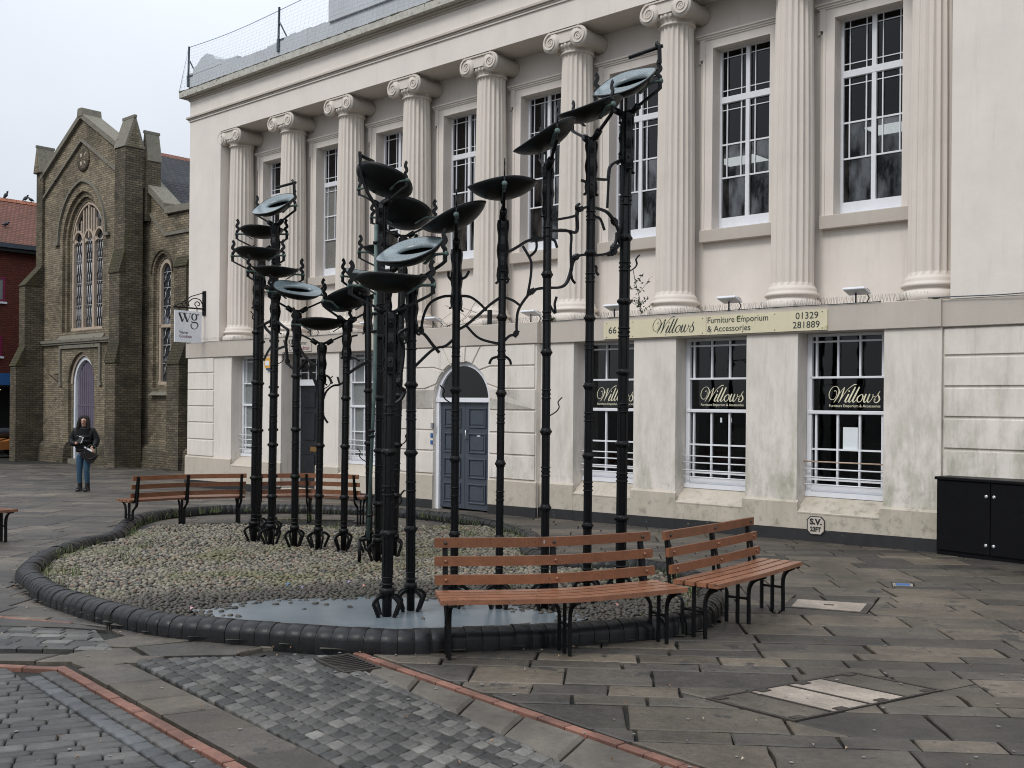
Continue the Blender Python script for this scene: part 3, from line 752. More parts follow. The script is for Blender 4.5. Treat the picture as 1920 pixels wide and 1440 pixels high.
for (px, py) in ((545, 985), (700, 985), (790, 1000), (575, 982), (1120, 1060), (1290, 1120), (620, 1000), (880, 1010), (960, 1030), (230, 1060), (265, 1035), (150, 1090)):
    q = gp(px, py, .0)
    for _ in range(3): tuft(q.x+random.gauss(0, .1), q.y+random.gauss(0, .15), bedz(q.x, q.y), 16, .14, .05)
for _ in range(260):
    x, y = random.uniform(-4.5, 2), random.uniform(7.6, 14)
    if inside(x, y, INS) and not inside(x, y, PUD): tuft(x, y, bedz(x, y)+.01, random.randint(3, 9), .045, .03)
m.build('weeds', M_['grass'], None, kind='stuff', label='tufts of grass and weeds growing along the basin kerb')
# scraps: chewing gum, leaves, bits of paper
gum = MB(); lit = MB()
for _ in range(190):
    y = 4.7+14*random.random()**1.6; x = random.uniform(-.55, .55)*y
    l = fd(x, y)
    if inside(x, y, OUT2) or l.y > -.1: continue
    r = random.uniform(.006, .014); n = 7
    gum.add([(x+r*math.cos(2*PI*k/n)*random.uniform(.7, 1.2), y+r*math.sin(2*PI*k/n)*random.uniform(.7, 1.2), gz(x, y)+.007) for k in range(n)], [tuple(range(n))])
for _ in range(120):
    if random.random() < .55:
        s = random.random()*PER; p = oat(s)-onorm(s)*abs(random.gauss(.02, .12)); x, y = p.x, p.y
        if inside(x, y, OUT2): continue
    else:
        y = 4.8+10*random.random()**1.5; x = random.uniform(-.5, .5)*y
        if inside(x, y, OUT2) or fd(x, y).y > -.05: continue
    a = random.random()*PI; l, w = random.uniform(.008, .02), random.uniform(.005, .011); c, s_ = math.cos(a), math.sin(a); z = gz(x, y)+.009
    lit.add([(x-c*l, y-s_*l, z), (x+s_*w, y-c*w, z+.008), (x+c*l, y+s_*l, z+.003), (x-s_*w, y+c*w, z+.012)], [(0, 1, 2), (0, 2, 3)])
scr = MB()
for px, py in ((540, 1102), (566, 1107), (683, 1105), (705, 1093), (360, 1143), (655, 1098), (735, 1061), (1157, 1138)):
    q = gp(px, py, .05); z = max(bedz(q.x, q.y), PZ)+.035; a = random.random()*3; c, s_ = math.cos(a)*.03, math.sin(a)*.03
    scr.add([(q.x-c, q.y-s_, z), (q.x+s_*.5, q.y-c*.5, z+.012), (q.x+c, q.y+s_, z), (q.x-s_*.5, q.y+c*.5, z+.02)], [(0, 1, 2, 3)])
scr.build('litter', mat('coloured_scrap', (.04, .2, .5), .2, 9, .6, bst=0, rand=.4, isl=True, c2=(.6, .25, .22)), None, kind='stuff', label='small coloured scraps of litter on the pebbles')
gum.build('chewing_gum', mat('trodden_chewing_gum', (.18, .175, .165), .2, 20, .8, bst=0), None, kind='stuff', label='pale spots of trodden chewing gum on the flags')
lit.build('leaf_litter', mat('dry_leaf', (.2, .1, .045), .3, 9, .8, bst=0, rand=.5, isl=True, c2=(.3, .27, .22)), None, kind='stuff', label='dry leaves and scraps scattered over the paving')

# ------------------------------------------------------------------ the stucco building (facade frame: s along, d into the wall)
B = empty('stucco_building', FM, label='cream stucco building with fluted Ionic columns and a shop on its ground floor', cat='building')
ZG = -.75
PIERS = [(0, 1.83), (3.015, 3.718), (4.98, 5.662), (6.85, 7.3), (10.985, 11.689), (12.882, 13.647), (14.832, 15.619), (16.828, 17.56)]
WINL = [(1.83, 3.015), (5.662, 6.85), (11.689, 12.882), (13.647, 14.832), (15.619, 16.828)]
S1 = 23.5
def grooves(m, s0, s1, d, zs, dep=.022):
    """rusticated face: blocks standing proud of recessed joints"""
    z = zs[0]
    for z1 in zs[1:]:
        m.box(s0, s1, d-dep, d+.001, z+.017, z1-.017, b=.006); z = z1
# piers
for a, c in PIERS: MB().box(a, c, 0, .5, ZG, 2.59).build('pier', M_['wall'], B)
m = MB(); grooves(m, .03, 1.12, 0, [.29, .682, 1.078, 1.457, 1.837, 2.233, 2.585]); split_build(m, 'rusticated_block', M_['wall'], B)
# right hand block, rusticated and slightly back
m = MB(); m.box(17.56, S1, .06, .6, ZG, 2.588); m.build('end_wall', M_['wall'], B)
m = MB(); grooves(m, 17.58, S1, .06, [.29, .68, 1.06, 1.456, 1.838, 2.225, 2.585], .022); split_build(m, 'rusticated_block', M_['wall'], B)
# plinths with a weathered top edge, then the black band that follows the pavement
def plinth(m, a, c, d, dep=.035, z1=.29):
    m.prism([(d, ZG), (d-dep, ZG), (d-dep, z1-.03), (d, z1)], a, c, 'x')
def band(m, a, c, d, dep, h=.165):
    za, zc = fg(a)+h, fg(c)+h
    m.add([(a, d, ZG), (c, d, ZG), (c, d-dep, ZG), (a, d-dep, ZG), (a, d, za), (c, d, zc), (c, d-dep, zc), (a, d-dep, za)],
          [(0, 1, 2, 3), (7, 6, 5, 4), (3, 2, 6, 7), (0, 4, 5, 1), (1, 5, 6, 2), (0, 3, 7, 4)])
mp_, mb_ = MB(), MB()
for a, c in PIERS:
    plinth(mp_, a-(.03 if a > 0 else .05), c+.03, 0); band(mb_, a-.032 if a > 0 else -.055, c+.032, 0, .039)
for a, c in WINL:
    mp_.prism([(.3, ZG), (-.031, ZG), (-.031, .115), (.0, .13), (.3, .13)], a+.03, c-.03, 'x'); band(mb_, a+.032, c-.032, 0, .037)
plinth(mp_, 17.592, S1, .06); band(mb_, 17.594, S1, .06, .04)
BAY0, BAY1, BD = 7.3, 10.985, -.1
DL, DR_ = 8.54, 9.92
plinth(mp_, BAY0-.03, DL, BD); plinth(mp_, DR_, BAY1+.03, BD); band(mb_, BAY0-.034, DL-.003, BD, .039); band(mb_, DR_+.003, BAY1+.034, BD, .039)
band(mb_, 3.75, 4.95, .46, .03, .2)
split_build(mp_, 'plinth', M_['plinth'], B); split_build(mb_, 'black_band', M_['black'], B)
# sloping sills under the shop windows
for a, c in WINL:
    MB().prism([(.3, .1), (-.034, .118), (-.036, .135), (.27, .335), (.3, .335)], a+.002, c-.002, 'x').build('sloping_sill', M_['plinth'], B)
# door bay with its arch
ac, ar, az = (DL+DR_)/2, (DR_-DL)/2, 1.63
m = MB(); m.box(BAY0, DL, BD, .5, ZG, 2.59); m.box(DR_, BAY1, BD, .5, ZG, 2.59)
na = 20
arc = [(ac-ar*math.cos(PI*i/na), az+ar*math.sin(PI*i/na)) for i in range(na+1)]
for i in range(na):
    (x0, z0), (x1, z1) = arc[i], arc[i+1]
    m.add([(x0, BD, z0), (x1, BD, z1), (x1, BD, 2.59), (x0, BD, 2.59), (x0, .2, z0), (x1, .2, z1)], [(0, 1, 2, 3), (1, 0, 4, 5)])
m.build('door_bay', M_['wall'], B)
# rustication of the bay: rows at the sides, wedge stones round the arch
rows = [.29, .709, 1.085, 1.471, 1.836, 2.223, 2.585]
m = MB(); dep = .024; gp_ = .016
for k in range(4):
    for s0, s1 in ((BAY0+.02, DL-.004), (DR_+.004, BAY1-.02)): m.box(s0, s1, BD-dep, BD+.001, rows[k]+gp_, min(rows[k+1], 9)-gp_, b=.005)
def wedge(pts):
    p = pts if area(pts) > 0 else pts[::-1]
    p = inset(p, gp_*.9); q = inset(p, .005); n = len(p)
    m.add([(x, BD+.001, z) for x, z in p]+[(x, BD-dep+.004, z) for x, z in p]+[(x, BD-dep, z) for x, z in q],
          [tuple(range(2*n, 3*n))]+[(l*n+i, l*n+(i+1) % n, (l+1)*n+(i+1) % n, (l+1)*n+i) for l in range(2) for i in range(n)])
def apt(deg): return (ac+ar*1.004*math.cos(math.radians(deg)), az+ar*1.004*math.sin(math.radians(deg)))
for sg in (1, -1):
    A = lambda d: (ac+sg*(apt(d)[0]-ac), apt(d)[1])
    ex = BAY1-.02 if sg > 0 else BAY0+.02
    wedge([A(4), A(14), A(25), (ac+sg*.93, 1.836), (ex, 1.836), (ex, 1.471+.001), (ac+sg*(ar+.005), 1.471)])
    wedge([A(25), A(38), A(50), (ac+sg*.7, 2.223), (ex, 2.223), (ex, 1.836), (ac+sg*.93, 1.836)])
    wedge([A(50), A(60), A(67), (ac+sg*.48, 2.585), (ex, 2.585), (ex, 2.223), (ac+sg*.7, 2.223)])
    wedge([A(67), A(75), A(83), (ac+sg*.11, 2.585), (ac+sg*.48, 2.585)])
split_build(m, 'rusticated_block', M_['wall'], B)
m = MB()
for k in range(5):
    x = ac-.085+.0425*k; m.prism([(x-.019, 2.31), (x+.019, 2.31), (x+.024+.012*(k-2)/2, 2.575), (x-.024+.012*(k-2)/2, 2.575)], BD-.05, BD, 'y')
m.build('keystone', M_['wall'], B)
# arched double door
D = empty('arched_door', None, label='dark blue grey panelled double door under an arched fanlight'); D.parent = B
m = MB(); fr = .075
m.box(DL, DL+fr, -.05, .06, ZG, az); m.box(DR_-fr, DR_, -.05, .06, ZG, az)
m.box(DL, DR_, -.065, .05, az-.03, az+.05)
for i in range(na):
    a0, a1 = PI*i/na, PI*(i+1)/na
    q = [(ac-r*math.cos(a), az+r*math.sin(a)) for r, a in ((ar, a0), (ar, a1), (ar-fr, a1), (ar-fr, a0))]
    m.prism(q, -.05, .05, 'y')
m.build('frame', M_['white'], D)
m = MB(); m.add([(ac, .0, az+.05)]+[(ac-(ar-fr+.01)*math.cos(PI*i/na), .0, az+.04+(ar-fr+.01)*math.sin(PI*i/na)) for i in range(na+1)], [(0, i+1, i+2) for i in range(na)])
m.build('fanlight', M_['glass_shop'], D)
dz = fg(9.2)+.03
for s0, s1, nm in ((DL+fr+.003, ac-.003, 'L'), (ac+.003, DR_-fr-.003, 'R')):
    m = MB(); m.box(s0, s1, -.0, .045, dz, az-.033, b=.004)
    w = s1-s0; ph = (az-.06-dz-.08)/4
    for k in range(4):
        z0 = dz+.1+k*ph; z1 = z0+ph-.09; a, c = s0+.09, s1-.09
        # raised bolection moulding round a sunk field
        for (p, q, e, f) in ((a, c, z0, z0+.03), (a, c, z1-.03, z1), (a, a+.03, z0+.03, z1-.03), (c-.03, c, z0+.03, z1-.03)):
            m.box(p, q, -.022, .002, e, f, b=.008)
        m.box(a+.055, c-.055, -.012, .002, z0+.055, z1-.055, b=.01)
    m.build('door_leaf', M_['navy'], D)
MB().tube([(ac+.07, -.005, .93), (ac+.07, -.06, .95), (ac+.07, -.06, 1.09), (ac+.07, -.005, 1.11)], .011).build('handle', M_['steel'], D)
MB().box(ac+.3, ac+.38, -.006, -.001, .97, 1.05).build('sticker', M_['sign_white'], D)
MB().box(DL-.06, DL-.005, BD-.036, BD-.022, .95, 1.03).build('blue_plate', M_['bluep'], B); MB().box(DL-.06, DL-.005, BD-.036, BD-.022, .83, .9).build('blue_plate', M_['bluep'], B)
MB().box(DL-.03, DL+.02, BD-.06, BD-.022, 1.12, 1.22).build('door_entry_box', M_['steel'], B)
# narrow black door in its recess
o = empty('panelled_door', None, label='narrow black panelled door with a small fanlight'); o.parent = B
za = fg(4.3)+.12
m = MB(); m.box(3.72, 3.78, .44, .5, za, 2.58); m.box(4.9, 4.978, .42, .5, za, 2.58); m.box(3.78, 4.9, .4, .5, 1.93, 2.06); m.box(3.78, 4.9, .44, .5, 2.5, 2.58)
m.build('frame', M_['white'], o)
m = MB()
for k in range(1, 4): m.box(3.78+.28*k-.012, 3.78+.28*k+.012, .45, .475, 2.06, 2.5)
m.box(3.78, 4.9, .45, .475, 2.2, 2.222); m.build('glazing_bar', M_['white'], o)
MB().box(3.78, 4.9, .478, .482, 2.06, 2.5).build('fanlight', M_['glass_shop'], o)
m = MB(); m.box(3.785, 4.895, .47, .52, za, 1.925)
for (a, c) in ((3.9, 4.29), (4.39, 4.78)):
    for z0, z1 in ((za+.12, .45), (.75, 1.35), (1.45, 1.8)): m.box(a, c, .455, .472, z0, z1, b=.015)
m.build('door_leaf', M_['blackdoor'], o)
MB().box(4.15, 4.55, .452, .47, .52, .62).build('letter_plate', M_['brass'], o); MB().ball((4.75, .44, .98), .035).build('knob', M_['brass'], o)
MB().box(3.72, 4.978, -.02, .47, ZG, za, b=.01).build('door_step', M_['plinth'], o)
MB().box(3.718, 4.98, .45, .5, 2.58, 2.59).build('soffit', M_['wall'], B)

# ledge between the storeys, in lengths with open joints
m = MB(); m.box(-.04, BAY0-.04, -.04, .9, 2.59, 2.945, b=.008); m.box(BAY0-.04, BAY1+.04, BD-.04, .9, 2.592, 2.947, b=.008); m.box(BAY1+.04, 17.56, -.04, .9, 2.59, 2.945, b=.008)
m.build('ledge', M_['trim'], B)
MB().box(17.56, S1, .005, .9, 2.588, 2.935, b=.008).build('ledge', M_['trim'], B)
m = MB()
for k in range(90):
    s = random.uniform(0, 17.5)
    m.ball((s, random.uniform(-.02, .25), 2.947), random.uniform(.015, .05), 4, (1.6, 1, .3))
m.build('moss', mat('ledge_moss', (.05, .055, .02), .4, 12, .95, bst=0), B, kind='stuff')
# upper wall behind the columns
AX = [1.60+1.962*k for k in range(9)]; CEN = [(AX[k]+AX[k+1])/2 for k in range(8)]
WD = .66
m = MB(); m.box(1.31, 17.66, WD, .95, 2.94, 4.27); m.box(1.31, 17.66, WD, .95, 7.06, 7.775)
e = [1.31]+[x for c in CEN for x in (c-.485, c+.485)]+[17.66]
for i in range(0, len(e), 2): m.box(e[i], e[i+1], WD, .95, 4.27, 7.06)
m.build('upper_wall', M_['wall2'], B)
MB().box(0, 1.31, 0, .95, 2.945, 7.77).build('corner_pier', M_['wall2'], B)
MB().box(17.66, S1, 0, .95, 2.935, 7.77).build('end_wall', M_['wall2'], B)
m = MB(); m.box(.002, .4, .95, 13, ZG, 7.77); m.box(.4, S1, 12.6, 13, ZG, 7.77); m.box(.002, .4, .5, .95, ZG, 2.59); m.build('side_wall', M_['wall'], B)
# entablature and cornice as stacked mouldings
def course(m, z0, z1, p, s0=0, b=0): m.box(s0-p, S1, -p, 13+p, z0, z1, b=b)
m = MB()
for z0, z1, p in ((7.77, 8.2, 0), (8.2, 8.232, .028), (8.31, 8.68, .002)): course(m, z0, z1, p)
m.build('entablature', M_['wall2'], B)
m = MB()
for z0, z1, p in ((8.232, 8.262, .045), (8.262, 8.31, .075), (8.68, 8.72, .03), (8.72, 8.76, .07)): course(m, z0, z1, p, b=.006)
m.build('moulding', M_['trim'], B)
m = MB(); course(m, 8.76, 8.9, .19, b=.006); m.build('cornice', M_['cornice'], B)
m = MB(); n = 220
for i in range(n):
    s0, s1 = -.19+(S1+.19)*i/n, -.19+(S1+.19)*(i+1)/n; h = .0+random.random()*.025; r = .17+random.random()*.03
    m.prism([(-r, 8.9), (.02, 8.9), (.02, 9.0+h), (-r, 8.915+h*.5)], s0, s1, 'x')
m.prism([(-.17, 8.9), (.02, 8.9), (.02, 9.0)], 0, 13, 'y'); m.build('cornice_top', M_['moss_ledge'], B)
# parapet with a chipped crest
m = MB(); s = -.05
while s < 20:
    l = random.uniform(.12, .3); h = 9.36+.02*math.sin(s*2)+random.uniform(-.018, .012)-(.06 if 1.9 < s < 3.5 else 0); m.box(s, s+l, -.015, .3, 8.99, h); s += l
m.build('parapet', M_['grey'], B)
m = MB(); m.prism([(.12, 9.3), (1.35, 9.3), (1.32, 9.42), (1.12, 9.46), (.95, 9.6), (.72, 9.68), (.5, 9.63), (.3, 9.5), (.14, 9.44)], -.02, .9, 'y'); m.build('acroterion', M_['grey'], B)
m = MB(); m.box(5.3, S1, -.06, 3, 9.3, 11.6, b=.01); m.build('attic_block', M_['grey'], B)
MB().box(.4, S1-.1, .9, 12.6, 8.9, 8.95).build('flat_roof', M_['joint'], B)

# columns: fluted shaft, moulded base, scrolled capital
def shaft():
    m = MB(); nf, sub = 20, 6; rings = [(3.245, .335), (3.27, .312), (3.32, .302), (4.4, .3), (5.6, .288), (6.6, .272), (7.36, .257), (7.39, .262)]
    for i, (z, r) in enumerate(rings):
        fl = 0 if i in (0, 1, 7) else (1 if 2 < i < 7 else .8)
        for k in range(nf*sub):
            ph = (k % sub)/sub; d = max(0, math.sin(PI*min(1, max(0, (ph-.1)/.8))))**.7*.026*fl
            a = 2*PI*k/(nf*sub); m.v.append(((r-d)*math.cos(a), (r-d)*math.sin(a), z))
    n = nf*sub
    for l in range(len(rings)-1):
        for k in range(n): m.f.append((l*n+k, l*n+(k+1) % n, (l+1)*n+(k+1) % n, (l+1)*n+k)); m.sm.append(False)
    return m
def capital():
    m = MB()
    m.lathe([(.262, 7.385), (.285, 7.39), (.29, 7.41), (.27, 7.425), (.262, 7.44), (.29, 7.47), (.325, 7.52), (.325, 7.56), (.2, 7.6)], 24)
    for k in range(24):     # eggs
        a = 2*PI*k/24; m.ball((.318*math.cos(a), .318*math.sin(a), 7.515), .03, 5, (1, 1, 1.3))
    y0, y1 = -.36, .36
    for sg in (-1, 1):
        cx, cz, R = sg*.29, 7.592, .168
        Mx = Matrix.Translation((cx, 0, cz)) @ Matrix.Rotation(PI/2, 4, 'X')
        prof = [(R*.2, -.36), (R, -.36), (R, -.31)]
        for i in range(13):
            y = -.29+.58*i/12; r = R*(.8+.16*abs(y/.3)**1.5); prof += [(r*.9+.012, y-.012), (r*.9-.012, y+.014)]
        prof += [(R, .31), (R, .36), (R*.2, .36)]
        m.lathe(prof, 26, Mx)
        for yy in (y0, y1):    # raised spiral fillet and eye
            pts = []
            for k in range(70):
                th = k/69*2.6*2*PI; r = R*.9*math.exp(-th*.118); a = PI/2-sg*th
                pts.append((cx+r*math.cos(a), yy, cz+r*math.sin(a)))
            m.tube(pts, [max(.4, 1-.6*k/69) for k in range(70)], flat=(.03, .05, (0, 1, 0)))
            m.ball((cx, yy, cz), .02, 6)
    cush = [(-.29, 7.758)]+[(-.29+.58*k/10, 7.585-.035*math.sin(PI*k/10)) for k in range(11)]+[(.29, 7.758)]
    m.prism(cush[::-1], -.345, .345, 'y'); m.box(-.3, .3, -.37, .37, 7.733, 7.757)
    m.box(-.34, .34, -.34, .34, 7.757, 7.772, b=.004)
    return m
def base():
    m = MB(); pr = [(.2, 2.945), (.385, 2.945), (.4, 2.96), (.405, 3.0), (.395, 3.045), (.37, 3.07), (.35, 3.08), (.34, 3.1), (.35, 3.118), (.375, 3.125)]
    pr += [(.384, 3.145), (.375, 3.17), (.35, 3.178), (.345, 3.2), (.34, 3.22), (.336, 3.246), (.2, 3.25)]
    return m.lathe(pr, 40)
def colmat(name, k=1.):
    return stucco(name, (.655*k, .595*k, .53*k), .8, .6)
M_['col'] = colmat('cream_column_paint')
sm_, cm_, bm_ = shaft().mesh('shaft', M_['col']), capital().mesh('capital', M_['col']), base().mesh('base', M_['col'])
for x in AX:
    c = empty('column'); c.parent = B; c.location = (x, .38, 0)
    link('shaft', sm_, c); link('capital', cm_, c); link('base', bm_, c)

# upper windows
M_['frost2'] = mat('screened_glass', (.17, .165, .15), .15, 2, .3, bst=0)
def upper_window():
    w = MB(); d0, d1 = .83, .9; L_, R_, Z0, Z1 = -.5, .5, 4.29, 7.1
    w.box(L_, L_+.055, d0, d1, Z0, Z1); w.box(R_-.055, R_, d0, d1, Z0, Z1); w.box(L_+.055, R_-.055, d0, d1, 7.04, Z1); w.box(L_+.055, R_-.055, d0-.01, d1, Z0, 4.47)
    w.box(L_+.055, R_-.055, d0-.012, d1, 6.235, 6.335, b=.006); w.box(-.032, .032, d0-.006, d1, 4.47, 6.235); w.box(-.032, .032, d0-.006, d1, 6.335, 7.04)
    w.box(L_-.02, R_+.02, .72, d1, 4.272, 4.3, b=.004)
    W_ = w.build('window', M_['white'])
    g = MB(); e = .012
    for a, c in ((L_+.055, -.032), (.032, R_-.055)):
        for x in (a+.085, c-.085):
            g.box(x-e*.5, x+e*.5, .845, .862, 6.335, 7.04); g.box(x-e*.7, x+e*.7, .842, .862, 5.09, 6.235)
        for z in (6.335+.1, 7.04-.1, 6.235-.1): g.box(a, c, .8455, .861, z-e*.5, z+e*.5)
        for z in (5.6, 5.09): g.box(a, c, .84, .861, z-e, z+e)
    split_build(g, 'glazing_bar', M_['white'], W_)
    for a, c in ((L_+.055, -.032), (.032, R_-.055)):
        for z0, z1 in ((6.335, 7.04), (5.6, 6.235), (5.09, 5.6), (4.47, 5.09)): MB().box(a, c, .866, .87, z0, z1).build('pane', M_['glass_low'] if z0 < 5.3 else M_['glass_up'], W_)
    s = MB(); s.box(-.665, .665, .55, .8, 4.08, 4.27, b=.008); s.build('sill', M_['trim'], W_)
    # architrave with ears and a small cornice
    a = MB(); y = WD
    for (x0, x1, z0, z1, p) in ((-.61, -.482, 4.272, 7.056, .05), (.482, .61, 4.272, 7.056, .05), (-.61, .61, 7.056, 7.19, .0501)): a.box(x0, x1, y-p, y+.19 if p == .05 else y+.004, z0, z1 if p == .05 else z1)
    for sg in (-1, 1):
        for (x0, x1, p, z1) in ((.61, .65, .065, 6.9), (.65, .7, .03, 6.86)):
            q0, q1 = sorted((sg*x0, sg*x1)); a.box(q0, q1, y-p, y, 4.27, z1)
        for (x0, x1, p, z0) in ((.61, .7, .068, 6.9), (.7, .745, .035, 6.86)):
            q0, q1 = sorted((sg*x0, sg*x1)); a.box(q0, q1, y-p, y, z0, 7.19)
    a.box(-.72, .72, y-.07, y, 7.19, 7.215); a.box(-.735, .735, y-.09, y, 7.215, 7.245); a.box(-.75, .75, y-.115, y, 7.245, 7.27)
    a.build('architrave', M_['wall2'], W_)
    return W_
w0 = upper_window(); w0.parent = B; w0.location = (CEN[0], 0, 0)
for i, c in enumerate(CEN[1:]):
    w = copy_tree(w0, B); w.location = (c, 0, 0)
    if i == 0:      # this one has its lower lights screened
        for q in w.children:
            if q.name.startswith('pane') and min(v.co.z for v in q.data.vertices) < 6: q.material_slots[0].link = 'OBJECT'; q.material_slots[0].material = M_['frost2']
# dim rooms behind the glass
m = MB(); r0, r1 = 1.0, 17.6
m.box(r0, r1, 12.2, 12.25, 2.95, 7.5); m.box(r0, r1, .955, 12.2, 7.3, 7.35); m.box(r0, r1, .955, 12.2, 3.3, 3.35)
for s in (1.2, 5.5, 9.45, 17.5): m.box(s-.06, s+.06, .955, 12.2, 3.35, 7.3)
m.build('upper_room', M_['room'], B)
M_['panel'] = emit('lit_ceiling_panel', (1, .97, .9), 6)
for px, py in ((1390, 300), (1680, 238), (1218, 302)):
    r_ = ray(px, py); y_ = (7.2-CZ)/r_.z; q = FMI @ Vector((r_.x*y_, y_, 0)); MB().box(q.x-.5, q.x+.5, min(q.y, 11)-.35, min(q.y, 11)+.35, 7.18, 7.2).build('ceiling_light_panel', M_['panel'], B)
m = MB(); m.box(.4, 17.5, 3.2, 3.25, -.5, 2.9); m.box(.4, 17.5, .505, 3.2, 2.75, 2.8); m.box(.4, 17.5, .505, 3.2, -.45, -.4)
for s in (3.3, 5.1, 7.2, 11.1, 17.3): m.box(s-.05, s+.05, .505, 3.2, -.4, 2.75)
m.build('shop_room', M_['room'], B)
m = MB()
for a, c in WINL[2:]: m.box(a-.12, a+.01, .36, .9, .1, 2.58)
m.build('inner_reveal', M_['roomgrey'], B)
m = MB()
for k in range(14):
    s = random.uniform(11.6, 16.9); h = random.uniform(.7, 1.5); m.box(s, s+random.uniform(.2, .6), 1.0+random.random(), 2.3, -.4, h)
m.build('furniture_stock', mat('dim_furniture', (.09, .07, .055), .3, 3, .7, bst=0, rand=.4, isl=True), B, kind='stuff')

# ground floor sash windows
M_['rusty'] = mat('rusty_white_bar', (.45, .33, .25), .4, 20, .7, bst=0)
def sash(a, c, shop, lab):
    d0 = .3; w = MB(); Z0, Z1 = .335, 2.585; a += .006; c -= .006
    w.box(a, a+.07, d0-.02, d0+.07, Z0, Z1); w.box(c-.07, c, d0-.02, d0+.07, Z0, Z1); w.box(a+.07, c-.07, d0-.02, d0+.07, 2.545, Z1); w.box(a-.004, c+.004, d0-.05, d0+.07, Z0, .40)
    w.box(a+.07, c-.07, d0-.005, d0+.06, .40, .5, b=.008)
    w.box(a+.02, c-.02, d0-.035, d0+.05, 1.475, 1.525, b=.006); w.box(a+.04, c-.04, d0-.02, d0+.05, 1.965, 1.995, b=.004)
    o = w.build('shop_window' if shop else 'sash_window', M_['white'], B); o['label'] = lab
    g = MB(); i0, i1 = a+.07, c-.07; wd = i1-i0; xs = [i0+.06, i0+.06+(wd-.12)/3, i0+.06+2*(wd-.12)/3, i1-.06]
    for x in xs:
        for z0, z1 in ((1.995, 2.545), (.5, 1.475)): g.box(x-.014, x+.014, d0-.004, d0+.03, z0, z1)
    for z in (2.475, .99, .57): g.box(i0, i1, d0-.0035, d0+.029, z-.012, z+.012)
    split_build(g, 'glazing_bar', M_['white'], o)
    gm = M_['glass_shop'] if shop else M_['frost']
    for x0, x1 in zip(xs[:-1], xs[1:]):
        for z0, z1 in ((1.995, 2.475), (.99, 1.475), (.57, .99)): MB().box(x0, x1, d0+.032, d0+.036, z0, z1).build('pane', gm, o)
    MB().box(i0, i1, d0+.032, d0+.036, 1.525, 1.965).build('pane', gm, o)
    m = MB()
    for x0, x1, z0, z1 in ((i0, i1, 2.475, 2.545), (i0, i1, .5, .57), (i0, xs[0], .57, 1.475), (xs[3], i1, .57, 1.475), (i0, xs[0], 1.995, 2.475), (xs[3], i1, 1.995, 2.475)): m.box(x0, x1, d0+.032, d0+.036, z0, z1)
    split_build(m, 'margin_pane', gm, o)
    for z in (.82, .72, .605, .505):
        MB().tube([(a-.0, d0-.09, z), (c+.0, d0-.09, z)], .011).build('guard_bar', M_['white'] if not (shop and a > 15 and z == .82) else M_['rusty'], o)
    return o, i0, i1, d0
WO = [sash(WINL[0][0], WINL[0][1], False, 'frosted sash window left of the black door'), sash(WINL[1][0], WINL[1][1], False, 'frosted sash window right of the black door')]
WO += [sash(*WINL[2], True, 'shop window half hidden by the tallest post'), sash(*WINL[3], True, 'middle shop window under the cream sign'), sash(*WINL[4], True, 'right shop window with a white notice')]
for x, h, k in ((.42, .3, 'wine'), (.56, .42, 'bluep'), (.72, .26, 'sign_white')):
    o, i0, i1, d0 = WO[1]; MB().box(i0+x, i0+x+.1, d0+.025, d0+.031, .6, .6+h*.6).build('window_sticker', M_[k], o)
o, i0, i1, d0 = WO[4]; MB().box(i0+.44, i0+.65, d0+.024, d0+.03, 1.0, 1.3).build('paper_notice', M_['paper'], o)
o, i0, i1, d0 = WO[3]
for x in (.5, .66): MB().box(i0+x, i0+x+.03, d0+.024, d0+.03, 1.33, 1.4).build('paper_notice', M_['paper'], o)

# ------------------------------------------------------------------ lettering
def text(body, h, mt, parent, name, x, d, z, w=None, align='LEFT', shear=0, M=None, space=1., bold=0.):
    c = bpy.data.curves.new(name, 'FONT'); c.body = body; c.size = h; c.align_x = align; c.extrude = .0012; c.shear = shear; c.space_character = space; c.resolution_u = 3; c.offset = bold
    t_ = bpy.data.objects.new(name, c); COL.objects.link(t_); dg = bpy.context.evaluated_depsgraph_get()
    me = bpy.data.meshes.new_from_object(t_.evaluated_get(dg)); bpy.data.objects.remove(t_); me.name = name; me.materials.clear(); me.materials.append(mt)
    co = np.empty(len(me.vertices)*3); me.vertices.foreach_get('co', co); co = co.reshape(-1, 3)
    if w: co[:, 0] *= w/max(1e-6, co[:, 0].max()-co[:, 0].min())
    me.vertices.foreach_set('co', np.stack([co[:, 0]+x, d-co[:, 2], co[:, 1]+z], 1).ravel()); me.update()
    return link(name, me, parent, M)
def strokes(S, sc, x, d, z, mt, parent, name, thick=.0015, M=None, k=1.):
    """ribbon lettering; S: list of (points, width or list of widths) in its own units"""
    m = MB()
    for pts, w in S:
        P = curve([(px, 0, py) for px, py in pts], 5) if len(pts) > 2 else [Vector((px, 0, py)) for px, py in pts]
        n = len(P); vs = []
        for i, p in enumerate(P):
            t_ = (P[min(i+1, n-1)]-P[max(i-1, 0)]).normalized(); nn = Vector((-t_.z, 0, t_.x))
            if callable(w): ww = w(t_)
            elif isinstance(w, (int, float)): ww = w
            else: f = i/(n-1)*(len(w)-1); a = min(int(f), len(w)-2); ww = w[a]+(w[a+1]-w[a])*(f-a)
            for sg in (-.5, .5): q = p+nn*ww*sg*k; vs.append((x+q.x*sc, d, z+q.z*sc))
            for sg in (-.5, .5): q = p+nn*ww*sg*k; vs.append((x+q.x*sc, d-thick, z+q.z*sc))
        fs = []
        for i in range(n-1):
            b = i*4; fs += [(b+2, b+3, b+7, b+6), (b, b+4, b+5, b+1), (b, b+2, b+6, b+4), (b+1, b+5, b+7, b+3)]
        m.add(vs, fs)
    return m.build(name, mt, parent, M)
